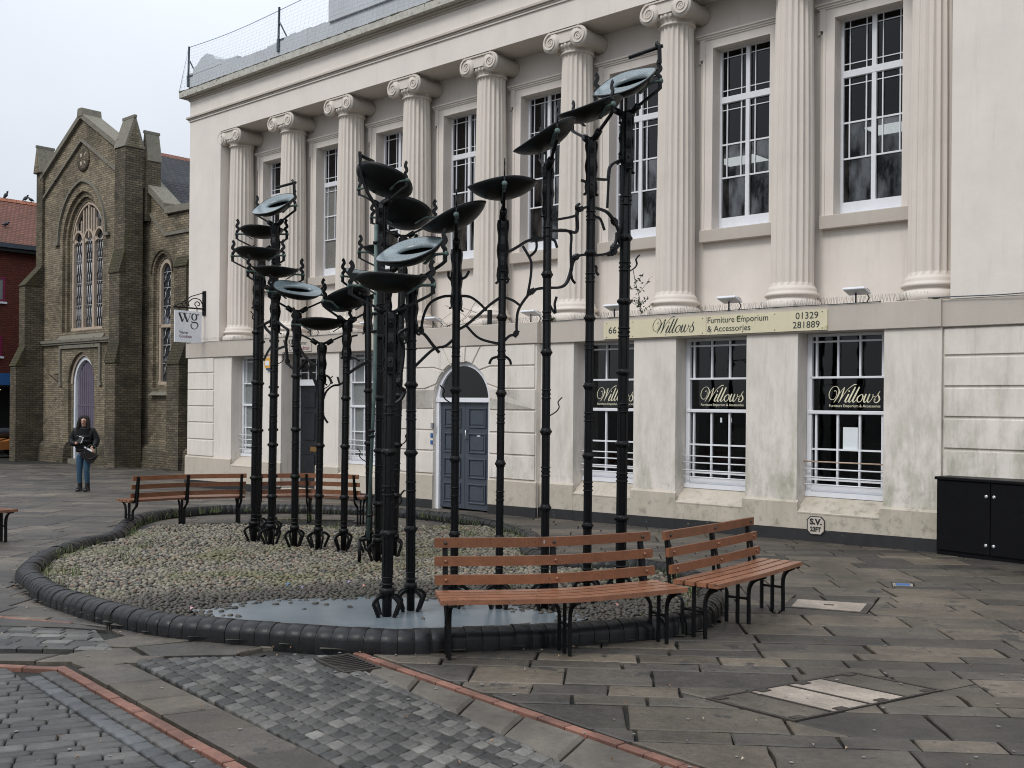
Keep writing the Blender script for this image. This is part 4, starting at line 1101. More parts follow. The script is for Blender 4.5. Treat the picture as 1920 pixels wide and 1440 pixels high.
PEN = lambda t_: 5+17*max(0, min(1, (abs(t_.z)*1.15-.25)))*(1 if t_.x*t_.z < 0 or t_.z < -.0 else .45)
def ell(cx, cy, rx, ry, n=24, a0=0, a1=2*PI): return [(cx+rx*math.cos(a0+(a1-a0)*i/n), cy+ry*math.sin(a0+(a1-a0)*i/n)) for i in range(n+1)]
def Y(p): return [(x-600, 740-y) for x, y in p]
th = lambda a, b: [a, b, a]
WILLOWS = [(Y([(700, 548), (728, 535), (742, 575), (732, 630), (700, 680), (650, 695), (612, 662), (602, 600), (630, 520), (680, 472), (735, 462), (775, 500), (788, 560), (768, 620), (738, 672), (690, 745)]), [14, 5, 5, 5, 6, 7, 9, 11, 8, 5, 6, 12, 20, 22, 16, 6]),
    (Y([(690, 745), (770, 620), (830, 540), (888, 475)]), [5, 6, 6, 6]), (Y([(888, 475), (852, 580), (825, 660), (775, 745)]), [8, 20, 22, 6]),
    (Y([(775, 745), (850, 640), (930, 530), (1010, 462), (1060, 434), (1100, 433)]), [5, 6, 6, 8, 12, 9]),
    (Y([(960, 598), (908, 690), (895, 722), (915, 737), (965, 695)]), [20, 22, 18, 9, 5]), (Y([(957, 545), (977, 545)]), 22),
    (Y([(1080, 473), (1005, 620), (966, 700), (970, 735), (1000, 722), (1040, 672)]), [18, 23, 22, 15, 7, 5]), (Y([(1152, 473), (1076, 620), (1036, 700), (1042, 735), (1072, 722), (1110, 680)]), [18, 23, 22, 15, 7, 5]),
    (Y([(1190, 600), (1130, 645), (1110, 700), (1138, 736), (1185, 710), (1213, 650), (1206, 608), (1180, 602)]), [6, 16, 20, 9, 8, 16, 14, 5]), (Y([(1206, 610), (1230, 635), (1262, 612)]), 6),
    (Y([(1272, 595), (1232, 690), (1236, 733), (1270, 718), (1332, 595)]), [18, 22, 16, 7, 6]), (Y([(1336, 595), (1296, 690), (1302, 733), (1340, 718), (1385, 650), (1392, 600)]), [18, 22, 16, 7, 7, 12]), (Y([(1390, 605), (1402, 645), (1440, 630)]), 6),
    (Y([(1405, 690), (1450, 640), (1512, 550)]), [6, 6, 10]), (Y([(1500, 565), (1478, 605), (1498, 650), (1502, 695), (1460, 740), (1415, 730), (1412, 702), (1435, 692)]), [10, 14, 22, 20, 12, 8, 9, 14])]
for k, (o, i0, i1, d0) in enumerate(WO[2:]):
    x0 = i0+(.23 if k == 2 else .16); sc = .72/915
    strokes(WILLOWS, sc, x0, d0+.03, 1.64, M_['cream_ink'], o, 'lettering', k=1.25)
    text('Furniture Emporium & Accessories', .052, M_['cream_ink'], o, 'lettering', x0, d0+.03, 1.575, w=.72)
# shop sign along the ledge
SG = empty('shop_sign', FM @ Matrix.Translation((14.2, -.04, 2.75)), label='long cream shop sign board lettered in dark green on the ledge', cat='shop sign')
MB().box(-1.865, .0, -.022, .0, -.137, .137).build('board', M_['cream_sign'], SG); MB().box(.006, 1.873, -.022, .0, -.137, .137).build('board', M_['cream_sign'], SG)
m = MB()
for x in (-1.8, -1.3, -.7, -.06, .07, .6, 1.1, 1.8):
    for z in (-.11, .11): m.ball((x, -.023, z), .008, 4)
m.build('screw', M_['castiron'], SG)
text('66', .15, M_['ink'], SG, 'lettering', -1.77, -.024, -.052, w=.15)
strokes(WILLOWS, .73/915, -.93, -.0225, -.085, M_['ink'], SG, 'lettering', k=1.25)
def serifed(s, h, x, z, w): return text(s, h, M_['ink'], SG, 'lettering', x, -.024, z, w=w)
serifed('Furniture Emporium', .125, .02, .03, .97); serifed('& Accessories', .125, .02, -.095, .7)
serifed('01329', .13, 1.41, .025, .33); serifed('281889', .13, 1.37, -.1, .39)
# office sign on the ledge
o = empty('office_sign', FM @ Matrix.Translation((4.3, -.04, 2.76)), label='beige office sign with small dark and wine red letters on the ledge', cat='office sign')
MB().box(-.5, .52, -.02, 0, -.13, .135).build('board', M_['trim'], o)
text('Warner', .12, M_['ink'], o, 'lettering', .02, -.021, .01, w=.36); text('Goodman', .12, M_['wine'], o, 'lettering', .02, -.021, -.1, w=.44)
WG = [(((0, 300), (100, 300)), 10), (((12, 298), (92, 118)), 42), (((92, 118), (160, 290)), 10), (((120, 300), (206, 118)), 42), (((90, 300), (200, 300)), 10), (((206, 118), (268, 290)), 10), (((240, 300), (288, 300)), 10)]
WG += [(ell(360, 232, 55, 68), lambda t_: 8+26*abs(t_.z)), ([(300, 145), (320, 118), (400, 118), (442, 88), (440, 40), (380, -18), (310, 0), (284, 50), (310, 100)], [14, 24, 26, 24, 20, 10, 22, 24, 10])]
WG = [(([(float(a), float(b)) for a, b in p]), w) for p, w in WG]
DOT = [([(440, 300), (452, 270)], 34)]
strokes(WG, .33/450, -.44, -.0205, -.09, M_['ink'], o, 'lettering'); strokes(DOT, .33/450, -.44, -.0205, -.09, M_['wine'], o, 'lettering')
# hanging sign on its bracket
hs = .7; o = empty('hanging_sign', FM @ Matrix.Translation((hs, 0, 3.52)), label='white square hanging sign with a wg monogram on a black scrolled bracket', cat='hanging sign')
MB().box(-.06, .06, -.03, .0, .05, .62).build('wall_plate', M_['iron'], o)
RZ = Matrix.Rotation(-PI/2, 4, 'Z')        # sign plane runs out from the wall; local x -> outwards
m = MB(); m.tube([(0, -.03, .2), (0, -.8, .2)], 1, flat=(.03, .035)); m.tube([(0, -.03, .58), (0, -.35, .47), (0, -.6, .3), (0, -.78, .215)], .012)
sp = [(0, -.45-.17*math.exp(-k*.09)*math.cos(k*.42), .34-.15*math.exp(-k*.09)*math.sin(k*.42)+.03) for k in range(22)]
m.tube(curve([(0, -.04, .26), (0, -.12, .4), (0, -.28, .43), (0, -.42, .33), (0, -.4, .24)], 5), .012); m.tube(curve([(0, -.2, .22), (0, -.26, .3), (0, -.2, .36), (0, -.13, .32), (0, -.15, .27), (0, -.19, .28)], 5), .011)
m.tube(curve([(0, -.52, .22), (0, -.58, .27), (0, -.56, .33), (0, -.5, .33), (0, -.49, .29), (0, -.52, .28)], 5), .01)
for y in (-.2, -.66): m.tube([(0, y, .19), (0, y, .13)], .012)
m.build('bracket', M_['iron'], o)
MB().box(-.018, .018, -.77, -.09, -.6, .13, b=.003).build('panel', M_['sign_white'], o)
# the panel faces along +s, so letters read from outer edge to the wall
PM = Matrix.Translation((.0185, -.77, -.6)) @ Matrix.Rotation(PI/2, 4, 'Z')
strokes(WG, .5/450, .09, -.0005, .34, M_['ink'], o, 'lettering', M=PM); strokes(DOT, .5/450, .09, -.0005, .34, M_['wine'], o, 'lettering', M=PM)
text('Warner', .1, M_['ink'], o, 'lettering', .11, -.002, .2, w=.23, M=PM); text('Goodman', .1, M_['wine'], o, 'lettering', .11, -.002, .11, w=.31, M=PM)
# alarm box, hydrant marker
o = empty('alarm_box', FM @ Matrix.Translation((3.3, 0, 2.4)), label='yellow burglar alarm box under the ledge left of the black door', cat='alarm box')
MB().prism([(-.09, -.1), (.09, -.1), (.11, .0), (.09, .13), (-.09, .13), (-.11, .0)], -.07, 0, 'y').build('case', M_['yellow'], o); MB().box(-.07, .07, -.073, -.07, -.04, .06).build('label_plate', M_['sign_white'], o); MB().box(-.07, .07, -.05, 0, -.14, -.1).build('lamp', M_['bluep'], o)
o = empty('hydrant_plate', FM @ Matrix.Translation((15.93, -.04, -.03)), label='octagonal cream iron plate reading S.V. 23 Ft low on the wall', cat='marker plate')
oc = lambda r, k: [(-r, -r*k), (-r*k, -r*1.0), (r*k, -r*1.0), (r, -r*k), (r, r*k), (r*k, r*1.0), (-r*k, r*1.0), (-r, r*k)]
MB().prism(oc(.125, .6), -.012, 0, 'y').build('rim', M_['black'], o); MB().prism(oc(.114, .6), -.014, -.011, 'y').build('plate', M_['trim'], o)
text('S.V.', .105, M_['black'], o, 'lettering', -.085, -.0155, .015, w=.175, bold=.005); text('23FT', .085, M_['black'], o, 'lettering', -.078, -.0155, -.08, w=.155, bold=.004)
# floodlights on the ledge
flt = [(16.46, 'rightmost of the slim floodlights on the ledge, above the right shop window'), (14.56, 'slim floodlight on the ledge just above the sign lettering'), (12.52, 'slim floodlight on the ledge partly behind the tallest post'), (10.78, 'slim floodlight on the ledge right of the arched door'),
       (8.4, 'slim floodlight on the ledge above the arched door'), (4.75, 'slim floodlight on the ledge above the office sign'), (6.6, 'slim floodlight on the ledge left of the arched door')]
for i, (s, lb) in enumerate(flt):
    o = empty('floodlight', FM @ Matrix.Translation((s, 0, 2.945)), label=lb, cat='floodlight', group='floodlights standing on the ledge')
    R_ = Matrix.Translation((0, -.02, .165)) @ Matrix.Rotation(math.radians(-16), 4, 'X')
    MB().box(-.15, .15, -.11, .11, -.018, .018, R_, .008).build('lamp_body', M_['white'], o); MB().box(-.1, .14, -.02, .09, .018, .036, R_).build('heat_sink', M_['steel'], o)
    MB().tube([(-.02, 0, 0), (-.02, 0, .15)], .012).build('stem', M_['galv'], o); MB().tube([(.1, .06, 0), (.12, .1, .08), (.1, .05, .15)], .008).build('cable', M_['iron'], o)
m = MB()
for s in np.arange(.2, 17.4, .045):
    for k in (-1, 0, 1): m.tube([(s, .02, 2.945), (s+random.gauss(0, .015), .02+k*.045, 3.04+random.random()*.02)], .0016, 3)
m.build('bird_spikes', M_['galv'], None, frame=True, kind='stuff', label='rows of thin bird spikes along the ledge')
m = MB(); m.tube(curve([(x, -.045+random.gauss(0, .008), 2.955+random.gauss(0, .012)) for x in np.arange(17.4, 23.4, .3)], 3), .007, 5); m.tube(curve([(x, -.05, 2.95+random.gauss(0, .004)) for x in np.arange(0, 17.4, .6)], 3), .006, 4)
m.build('cable', M_['galv'], B)
m = MB(); [m.box(s-.03, s+.03, -.0, .06, 2.945, 3.22) for s in (7.75, 9.78)]; split_build(m, 'bracket', M_['iron'], B)
# roof netting on raking posts
for i, (s, z0, z1, lb) in enumerate(((-.05, 9.2, 10.0, 'grey raking net post at the left corner of the roof'), (3.55, 9.25, 10.05, 'grey raking net post midway along the parapet'))):
    o = empty('net_post', FM @ Matrix.Translation((s, -.03, z0)), label=lb, cat='net post', group='net posts on the parapet'); h = z1-z0
    MB().tube([(0, 0, .1), (.02, 0, h)], 1, flat=(.035, .035)).build('post', M_['galv'], o); MB().tube([(.02, 0, h*.62), (.17, .12, .12)], 1, flat=(.03, .03)).build('brace', M_['galv'], o)
    MB().box(-.04, .035, -.02, .02, -.15, .12).build('clamp', M_['galv'], o); MB().box(.12, .17, .05, .08, -.1, .14).build('clamp', M_['galv'], o); MB().box(0, .17, 0, .03, .08, .11).build('clamp_bar', M_['galv'], o)
m = MB(); top = lambda s: 10.0+.1*math.sin((s+.05)/3.6*PI)*-.5; m.tube([(s, 0, top(s)) for s in np.arange(-.05, 12, .6)], .012, 4)
m.tube([(-.05, -.03, 10.0), (-.2, -.17, 8.95)], .008, 4)
for s in np.arange(-.05, 9, .15): m.tube([(s, -.02, top(s)), (s-.08, -.18, 8.93)], .0016, 3)
for k in range(1, 13):
    f = k/13; m.tube([(s, -.02-.16*f, top(s)*(1-f)+8.93*f) for s in np.arange(-.05-.1*f, 9, 1.2)], .0016, 3)
m.build('bird_net', M_['net'], None, frame=True, loc=(0, 0, 9), label='fine blue bird netting stretched above the parapet', cat='netting')
# self-sown shrub and a weed on the ledge
o = empty('sapling', FM @ Matrix.Translation((13.02, -.02, 2.945)), label='self-sown sapling with few leaves growing from the ledge', cat='plant')
br = [((0, 0, 0), (-.01, 0, .18), (-.05, 0, .35), (-.1, -.01, .52), (-.16, 0, .75)), ((-.05, 0, .35), (.08, .02, .5), (.14, .02, .58)), ((-.07, 0, .42), (-.2, -.03, .45), (-.29, -.02, .52)), ((-.1, 0, .52), (-.03, .02, .6), (.03, .02, .66)), ((-.02, 0, .2), (.1, -.02, .24), (.14, -.03, .3)), ((-.01, 0, .15), (-.12, -.03, .2), (-.17, -.03, .25)), ((0, 0, .08), (.1, 0, .12), (.18, 0, .17)), ((-.03, 0, .25), (-.13, 0, .3), (-.17, 0, .25))]
m = MB(); lv = MB()
for b_ in br:
    m.tube(curve(b_, 4), .006 if b_ is br[0] else .0035, 5)
    for _ in range(9):
        t_ = random.random(); p = Vector(b_[0]).lerp(Vector(b_[-1]), t_) if len(b_) < 5 else Vector((-.02, 0, .1+.2*random.random())); p += Vector((random.gauss(0, .025), random.gauss(0, .02), random.gauss(0, .02)))
        a = Vector((random.gauss(0, 1), random.gauss(0, .6), random.gauss(-.3, .7))).normalized(); q = a.cross(Vector((0, 1, .2))).normalized(); l = random.uniform(.02, .035)
        lv.add([p, p+a*l+q*l*.45, p+a*l*2, p+a*l-q*l*.45], [(0, 1, 2, 3)])
m.build('stem', M_['twig'], o); lv.build('leaves', M_['leaf'], o, kind='stuff')
o = empty('fern', FM @ Matrix.Translation((11.25, -.03, 2.945)), label='small green fern rooted in the ledge by the arched door bay', cat='plant'); lv = MB()
for k in range(14):
    a = 2*PI*k/14; p = Vector((0, 0, 0)); d_ = Vector((math.cos(a)*.6, math.sin(a)*.3-.2, .6)).normalized(); q = d_.cross(Vector((0, 0, 1))).normalized()
    lv.add([p, p+d_*.06+q*.012, p+d_*.13-Vector((0, 0, .03)), p+d_*.06-q*.012], [(0, 1, 2, 3)])
lv.build('fronds', M_['grass'], o, kind='stuff')
m = MB()
for _ in range(8):
    a = curve([(9.0+random.gauss(0, .15), -.1, 2.95), (9.1+random.gauss(0, .2), -.05, 3.1), (9.0+random.gauss(0, .35), 0, 3.25+random.random()*.15)], 4); m.tube(a, .004, 4)
m.build('dead_stems', M_['twig'], None, frame=True, loc=(9, 0, 2.95), label='dry dead stems standing on the ledge above the arched door', cat='dead plant')

# ------------------------------------------------------------------ the church (same frame; front wall at d = 3.8)
CH = empty('church', FM @ Matrix.Translation((-13.35, 3.8, 0)), label='sooty yellow brick gothic church with a tall traceried window and a mauve door', cat='church')
CG = -.8
HW = 3.0
def gable_z(x): return 11.45-.56*abs(x)
def pointed(cx, hw, zs, n=12, k=1.25):
    """pointed arch from left springing over the apex to the right springing"""
    R = hw*1.15; c = R-hw
    a1 = math.acos(c/R) if c < R else 0; L_ = [(cx+c-R*math.cos(a1*i/n), zs+R*math.sin(a1*i/n)) for i in range(n+1)]
    return L_+[(2*cx-x, z) for x, z in L_[::-1][1:]]
def arch_wall(m, x0, x1, z0, ztop, arch, zsill, d0, d1):
    """wall with one pointed opening; ztop(x) gives the head of the wall"""
    xa, xb = arch[0][0], arch[-1][0]; zs = arch[0][1]
    for a, c in ((x0, xa), (xb, x1)): m.add([(a, d0, z0), (c, d0, z0), (c, d0, ztop(c)), (a, d0, ztop(a))], [(0, 1, 2, 3)])
    m.add([(xa, d0, z0), (xb, d0, z0), (xb, d0, zsill), (xa, d0, zsill)], [(0, 1, 2, 3)])
    for (a, za), (c, zc) in zip(arch[:-1], arch[1:]):
        m.add([(a, d0, za), (c, d0, zc), (c, d0, ztop(c)), (a, d0, ztop(a)), (a, d1, za), (c, d1, zc)], [(0, 1, 2, 3), (1, 0, 4, 5)])
    m.add([(xa, d0, zsill), (xa, d0, zs), (xa, d1, zs), (xa, d1, zsill), (xb, d0, zsill), (xb, d0, zs), (xb, d1, zs), (xb, d1, zsill)], [(0, 1, 2, 3), (7, 6, 5, 4), (0, 3, 7, 4)])
def band_arch(m, arch, w, d0, d1):
    c = sum(p[0] for p in arch)/len(arch); n = len(arch); o = []
    for i, p in enumerate(arch):
        t_ = Vector(arch[min(i+1, n-1)])-Vector(arch[max(i-1, 0)]); t_.normalize(); o.append((p[0]-t_.y*w, p[1]+t_.x*w))
    for i in range(n-1): m.prism([arch[i], arch[i+1], o[i+1], o[i]], d0, d1, 'y')
# main gable wall: upper part with the great window (three stepped brick orders), lower part with the door
A1 = pointed(0, 1.5, 7.2); A2 = pointed(0, 1.34, 7.2); A3 = pointed(0, 1.2, 7.2)
m = MB(); arch_wall(m, -HW, HW, 3.72, gable_z, A1, 4.0, 0, .1); 
m2 = MB(); top2 = lambda x: 9.6
arch_wall(m2, -1.6, 1.6, 3.9, top2, A2, 4.0, .1, .2); arch_wall(m2, -1.5, 1.5, 3.9, top2, A3, 4.05, .2, .36)
D1 = pointed(0, .98, 2.15); D2 = pointed(0, .86, 2.15)
arch_wall(m, -HW, HW, CG, lambda x: 3.72, D1, CG, .0, .12)
arch_wall(m2, -1.15, 1.15, CG, lambda x: 3.6, D2, CG, .12, .32)
m.build('gable_wall', M_['church'], CH); m2.build('inner_arch_order', M_['church'], CH)
m = MB(); band_arch(m, pointed(0, 1.74, 7.25), .07, -.08, .05); m.box(-2.02, -1.72, -.1, .05, 7.15, 7.26); m.box(1.72, 2.02, -.1, .05, 7.15, 7.26); m.build('hood_mould', M_['stone'], CH)
m = MB(); m.box(-HW, HW, -.14, .1, 3.62, 3.72); m.box(-HW, HW, -.1, .1, 3.55, 3.62); m.prism([(-.1, 3.72), (.05, 3.72), (.05, 3.95)], -1.7, 1.7, 'x'); m.build('string_course', M_['stone'], CH)
m = MB()
for (x0, x1, z0, z1) in ((-1.6, 1.5, 3.4, 3.52), (-1.6, -1.48, 2.2, 3.4), (1.38, 1.5, 2.2, 3.4), (-1.66, -1.42, 2.08, 2.2), (1.32, 1.56, 2.08, 2.2)): m.box(x0, x1, -.07, .06, z0, z1)
m.build('label_mould', M_['stone'], CH)
m = MB(); band_arch(m, pointed(0, .86, 2.15), .12, .1, .14)
m.build('voussoir_ring', M_['palestone'], CH)
# raking copings
def rake(m, zoff, w, d0, d1, th, x1=HW+.15, z=gable_z):
    for sg in (-1, 1):
        q = [(0, z(0)+zoff), (sg*x1, z(x1)+zoff), (sg*x1, z(x1)+zoff+th), (0, z(0)+zoff+th)]
        m.prism(q if sg < 0 else q[::-1], d0, d1, 'y')
m = MB(); rake(m, 0, 0, -.12, .55, .2); m.prism([(-.2, 11.5), (.2, 11.5), (.14, 11.78), (-.14, 11.78)], -.14, .58, 'y'); m.build('coping', M_['stone'], CH)
m = MB(); rake(m, -.82, 0, -.09, .05, .09, HW+.1); m.build('raking_mould', M_['stone'], CH)
# small traceried roundel
m = MB(); m.lathe([(.28, -.02), (.43, -.02), (.43, .05), (.28, .05)], 20, Matrix.Translation((.1, -.0, 10.0)) @ Matrix.Rotation(PI/2, 4, 'X')); m.build('roundel_rim', M_['churchdark'], CH)
m = MB(); m.lathe([(.0, 0), (.3, 0)], 20, Matrix.Translation((.1, -.012, 10.02)) @ Matrix.Rotation(PI/2, 4, 'X'), cap=False); m.build('roundel', M_['tyre'], CH)
m = MB()
for k in range(4): a = PI/4+k*PI/2; m.ball((.1+.2*math.cos(a), -.03, 10+.2*math.sin(a)), .1, 6, (1, .35, 1)) if k in (1, 2) else m.tube([(.1+.28*math.cos(a), -.03, 10+.28*math.sin(a)), (.1+.12*math.cos(a), -.03, 10+.12*math.sin(a))], .035, 5)
m.build('roundel_tracery', M_['palestone'], CH)
# great window: stone mullions, lead lattice, glass
def lattice(m, x0, x1, z0, z1, cw, chh, d, r=.011, head=None):
    n = max(1, round((x1-x0)/cw)); w = (x1-x0)/n; z = z0; fl = 0
    while z < z1-.05:
        zt = min(z+chh, z1)
        for i in range(n):
            xa = x0+w*i; a = .35*(zt-z)
            if i: m.tube([(xa, d, z), (xa, d, z+a)], r, 3)
            m.tube([(xa, d, z+a), (xa+w*.5, d, z+a+.12), (xa+w*.5, d, zt-.12)], r, 3); m.tube([(xa+w*.5, d, zt-.12), (xa+w, d, zt)], r, 3)
        m.tube([(x0, d, zt), (x1, d, zt)], r*1.4, 3); z = zt
GW = empty('great_window', None, label='tall three light window with pale stone tracery'); GW.parent = CH
m = MB(); m.add([(-1.2, .35, 4.05), (1.2, .35, 4.05), (1.2, .35, 7.2)]+[(x*.98, .35, z) for x, z in A3[::-1]]+[(-1.2, .35, 7.2)], [tuple(range(3+len(A3)+1))]); m.build('glass', M_['cglass'], GW)
m = MB(); 
for x in (-1.15, -.39, .39, 1.15): m.box(x-.065, x+.065, .22, .34, 4.05, 7.3)
m.box(-1.2, 1.2, .2, .34, 4.05, 4.14)
for c in (-.77, 0, .77):
    band_arch(m, pointed(c, .31, 7.2, 6), .07, .22, .33)
    for sg in (-1, 1): m.box(c+sg*.19-.03, c+sg*.19+.03, .24, .32, 7.5, 7.95+.4*(c == 0))
    m.prism([(c-.31, 7.12), (c-.14, 7.2), (c-.31, 7.34)], .24, .32, 'y'); m.prism([(c+.31, 7.34), (c+.14, 7.2), (c+.31, 7.12)], .24, .32, 'y')
for x, z1 in ((-.39, 8.3), (.39, 8.3), (0, 8.5)): m.box(x-.045, x+.045, .23, .325, 7.3, z1)
band_arch(m, pointed(0, 1.12, 7.2), .08, .22, .33); m.build('tracery', M_['palestone'], GW)
m = MB()
for c in (-.77, 0, .77): lattice(m, c-.31, c+.31, 4.14, 7.2, .155, .8, .32, .013)
m.build('lead_lattice', M_['lead'], GW)
# mauve door
o = empty('church_door', None, label='mauve planked door in a white stone arch'); o.parent = CH
m = MB(); band_arch(m, pointed(0, .74, 2.15), .12, .16, .3); m.box(-.86, -.74, .16, .3, CG, 2.15); m.box(.74, .86, .16, .3, CG, 2.15); m.build('frame', M_['sign_white'], o)
Dp = pointed(0, .75, 2.15); m = MB(); m.add([(-.75, .28, CG), (.75, .28, CG)]+[(x, .28, z) for x, z in Dp[::-1]], [tuple(range(2+len(Dp)))]); m.build('door_leaf', M_['purple'], o)
for k in range(9):
    x = -.64+.16*k; zt = 2.15+max(0, 1-(abs(x)/.8)**2.)*.8; MB().box(x-.065, x+.065, .25, .28, CG, zt-.04, b=.01).build('plank', M_['purple'], o)
MB().box(-.72, .72, .24, .27, 1.35, 1.42).build('ledge_rail', M_['purple'], o); MB().box(.1, .2, .24, .245, .3, .42).build('notice', M_['paper'], o); MB().box(.28, .38, .24, .245, .3, .42).build('notice', M_['paper'], o)
MB().box(-.75, .75, -.1, .4, CG-.1, fg(-13.5, 3.8)+.14).build('door_step', M_['stone'], CH)
m = MB(); m.tube([(-1.75, 0, 2.5), (-1.75, -.35, 2.5), (-1.75, 0, 2.2)], .015, 4); m.tube([(-1.75, 0, 2.55), (-1.75, -.0, 2.1)], .02, 4); m.build('iron_bracket', M_['iron'], CH)
# battered foot of the walls
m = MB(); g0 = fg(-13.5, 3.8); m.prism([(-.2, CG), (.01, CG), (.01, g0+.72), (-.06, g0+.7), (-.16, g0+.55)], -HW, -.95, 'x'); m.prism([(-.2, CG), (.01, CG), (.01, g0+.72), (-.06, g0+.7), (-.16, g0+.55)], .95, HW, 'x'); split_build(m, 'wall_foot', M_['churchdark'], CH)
# buttresses: stepped, on the diagonal, with saddleback caps
def buttress(x, y, ang, w, stages, zcap, cap=True, name='buttress', turn=False):
    o = MB(); T = Matrix.Translation((x, y, 0)) @ Matrix.Rotation(ang, 4, 'Z')      # local -y points outwards
    z0 = CG
    for i, (dep, z1, zs) in enumerate(stages):       # vertical to z1, then weathering up to zs at next depth
        o.prism([(-dep, z0), (.3, z0), (.3, z1), (-dep, z1)], -w/2+.002*i, w/2-.002*i, 'x', T); z0 = z1
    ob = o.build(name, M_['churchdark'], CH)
    s = MB()
    for i, (dep, z1, zs) in enumerate(stages[:-1]):
        nd = stages[i+1][0]; s.prism([(-dep-.04, z1-.06), (-nd+.02, z1-.06), (-nd+.02, zs), (-nd, zs)], -w/2-.03, w/2+.03, 'x', T)
    if s.f: split_build(s, 'weathering', M_['shingle'], ob)
    if cap:
        c = MB(); dep = stages[-1][0]; Tc = T
        if turn: Tc = T @ Matrix.Translation((0, (.3-dep)/2, 0)) @ Matrix.Rotation(PI/2, 4, 'Z') @ Matrix.Translation((0, -(.3-dep)/2, 0))
        c.prism([(-w/2-.08, zcap), (w/2+.08, zcap), (.03, zcap+1.02), (-.03, zcap+1.02)], -dep-.08, .38, 'y', Tc); c.tube([Tc @ Vector((0, -dep-.1, zcap+1.0)), Tc @ Vector((0, .4, zcap+1.0))], .055, 6)
        c.build('saddleback_cap', M_['stone'], ob)
        g = MB(); g.prism([(-w/2+.08, zcap-.02), (w/2-.08, zcap-.02), (0, zcap+.85)], -dep-.095, -dep-.08, 'y', Tc); g.prism([(-w/2+.08, zcap-.02), (w/2-.08, zcap-.02), (0, zcap+.85)], .38, .395, 'y', Tc); g.build('cap_gable', M_['church'], ob)
    return ob
buttress(3.3, 0, 0, .68, [(.62, 2.85, 3.5), (.5, 5.8, 6.5), (.34, 9.85, 9.85)], 0, False); buttress(-3.2, 0, 0, .5, [(1.0, 2.85, 3.5), (.7, 5.8, 6.5), (.1, 9.95, 9.95)], 0, False)
buttress(-3.25, .45, -PI/2, .6, [(.9, 2.8, 3.4), (.6, 5.3, 6.0), (.2, 6.6, 6.6)], 0, False)
m = MB(); m.box(3.3, 3.72, .38, .88, 7.5, 9.5); m.box(2.9, 3.6, .28, .8, 8.6, 9.8); m.build('turret', M_['churchdark'], CH)
def cap(x, y, wx, wy, z0, h, gable):
    c = MB(); t_ = .035
    if gable == 'y': c.prism([(x-wx/2, z0), (x+wx/2, z0), (x+t_, z0+h), (x-t_, z0+h)], y-wy/2, y+wy/2, 'y'); c.box(x-.05, x+.05, y-wy/2-.03, y+wy/2+.03, z0+h-.02, z0+h+.07)
    else: c.prism([(y-wy/2, z0), (y+wy/2, z0), (y+t_, z0+h), (y-t_, z0+h)], x-wx/2, x+wx/2, 'x'); c.box(x-wx/2-.03, x+wx/2+.03, y-.05, y+.05, z0+h-.02, z0+h+.07)
    ob = c.build('saddleback_cap', M_['stone'], CH); g = MB(); k = .74
    if gable == 'y': g.prism([(x-wx/2*k, z0+.01), (x+wx/2*k, z0+.01), (x, z0+h*.8)], y-wy/2-.012, y-wy/2, 'y')
    else: g.prism([(y-wy/2*k, z0+.01), (y+wy/2*k, z0+.01), (y, z0+h*.8)], x+wx/2, x+wx/2+.012, 'x')
    g.build('cap_gable', M_['church'], ob)
cap(-3.2, .1, .58, .62, 9.95, .95, 'y'); cap(3.3, -.02, .74, .72, 9.85, 1.0, 'x'); cap(3.5, .66, .5, .5, 9.5, .95, 'y')
# aisle to the right, with its lancet and raking coping; and the matching one at the left
AH = lambda x: 8.95-.66*(x-HW) if x < 4.75 else 7.56
LC = 4.45
AL = pointed(LC, .56, 5.75); AL2 = pointed(LC, .42, 5.75)
m = MB(); xs_ = [HW, 4.75, 8.0]
arch_wall(m, HW, 4.75+3.4, CG, AH, AL, 2.0, .55, .67); 
m.add([(4.75, .552, 7.4), (4.76, .552, 7.56), (4.75, .552, 7.56)], [(0, 1, 2)])
arch_wall(m, LC-.7, LC+.7, 1.6, lambda x: 6.6, AL2, 2.1, .67, .82); m.build('aisle_wall', M_['church'], CH)
m = MB(); band_arch(m, pointed(LC, .64, 5.75), .05, .5, .6); m.build('hood_mould', M_['churchdark'], CH)
LW = empty('lancet_window', None, label='narrow lancet window with white lattice'); LW.parent = CH
m = MB(); m.add([(LC-.42, .8, 2.1), (LC+.42, .8, 2.1)]+[(x, .8, z) for x, z in AL2[::-1]], [tuple(range(2+len(AL2)))]); m.build('glass', M_['cglass'], LW)
m = MB(); m.box(LC-.42, LC-.3, .69, .79, 2.1, 5.75); m.box(LC+.3, LC+.42, .69, .79, 2.1, 5.75); m.box(LC-.42, LC+.42, .67, .79, 2.1, 2.2); m.box(LC-.42, LC+.42, .69, .79, 3.98, 4.08); band_arch(m, pointed(LC, .3, 5.75), .12, .69, .79); m.build('tracery', M_['palestone'], LW)
m = MB(); lattice(m, LC-.3, LC+.3, 2.2, 3.98, .3, .6, .77, .014); lattice(m, LC-.3, LC+.3, 4.08, 5.8, .3, .6, .77, .014); m.build('lead_lattice', M_['lead'], LW)
m = MB(); m.prism([(.4, 1.75), (.75, 1.75), (.75, 2.05)], LC-.6, LC+.6, 'x'); m.build('sill', M_['stone'], CH)
m = MB()
q = [(HW, AH(HW)), (4.75, AH(4.75)+.17), (4.75, AH(4.75)+.42), (HW, AH(HW)+.25)]; m.prism(q, .42, 1.1, 'y'); m.prism([(4.75, 7.62), (8.2, 7.56), (8.2, 7.76), (4.75, 7.84)], .42, 1.1, 'y'); m.build('coping', M_['stone'], CH)
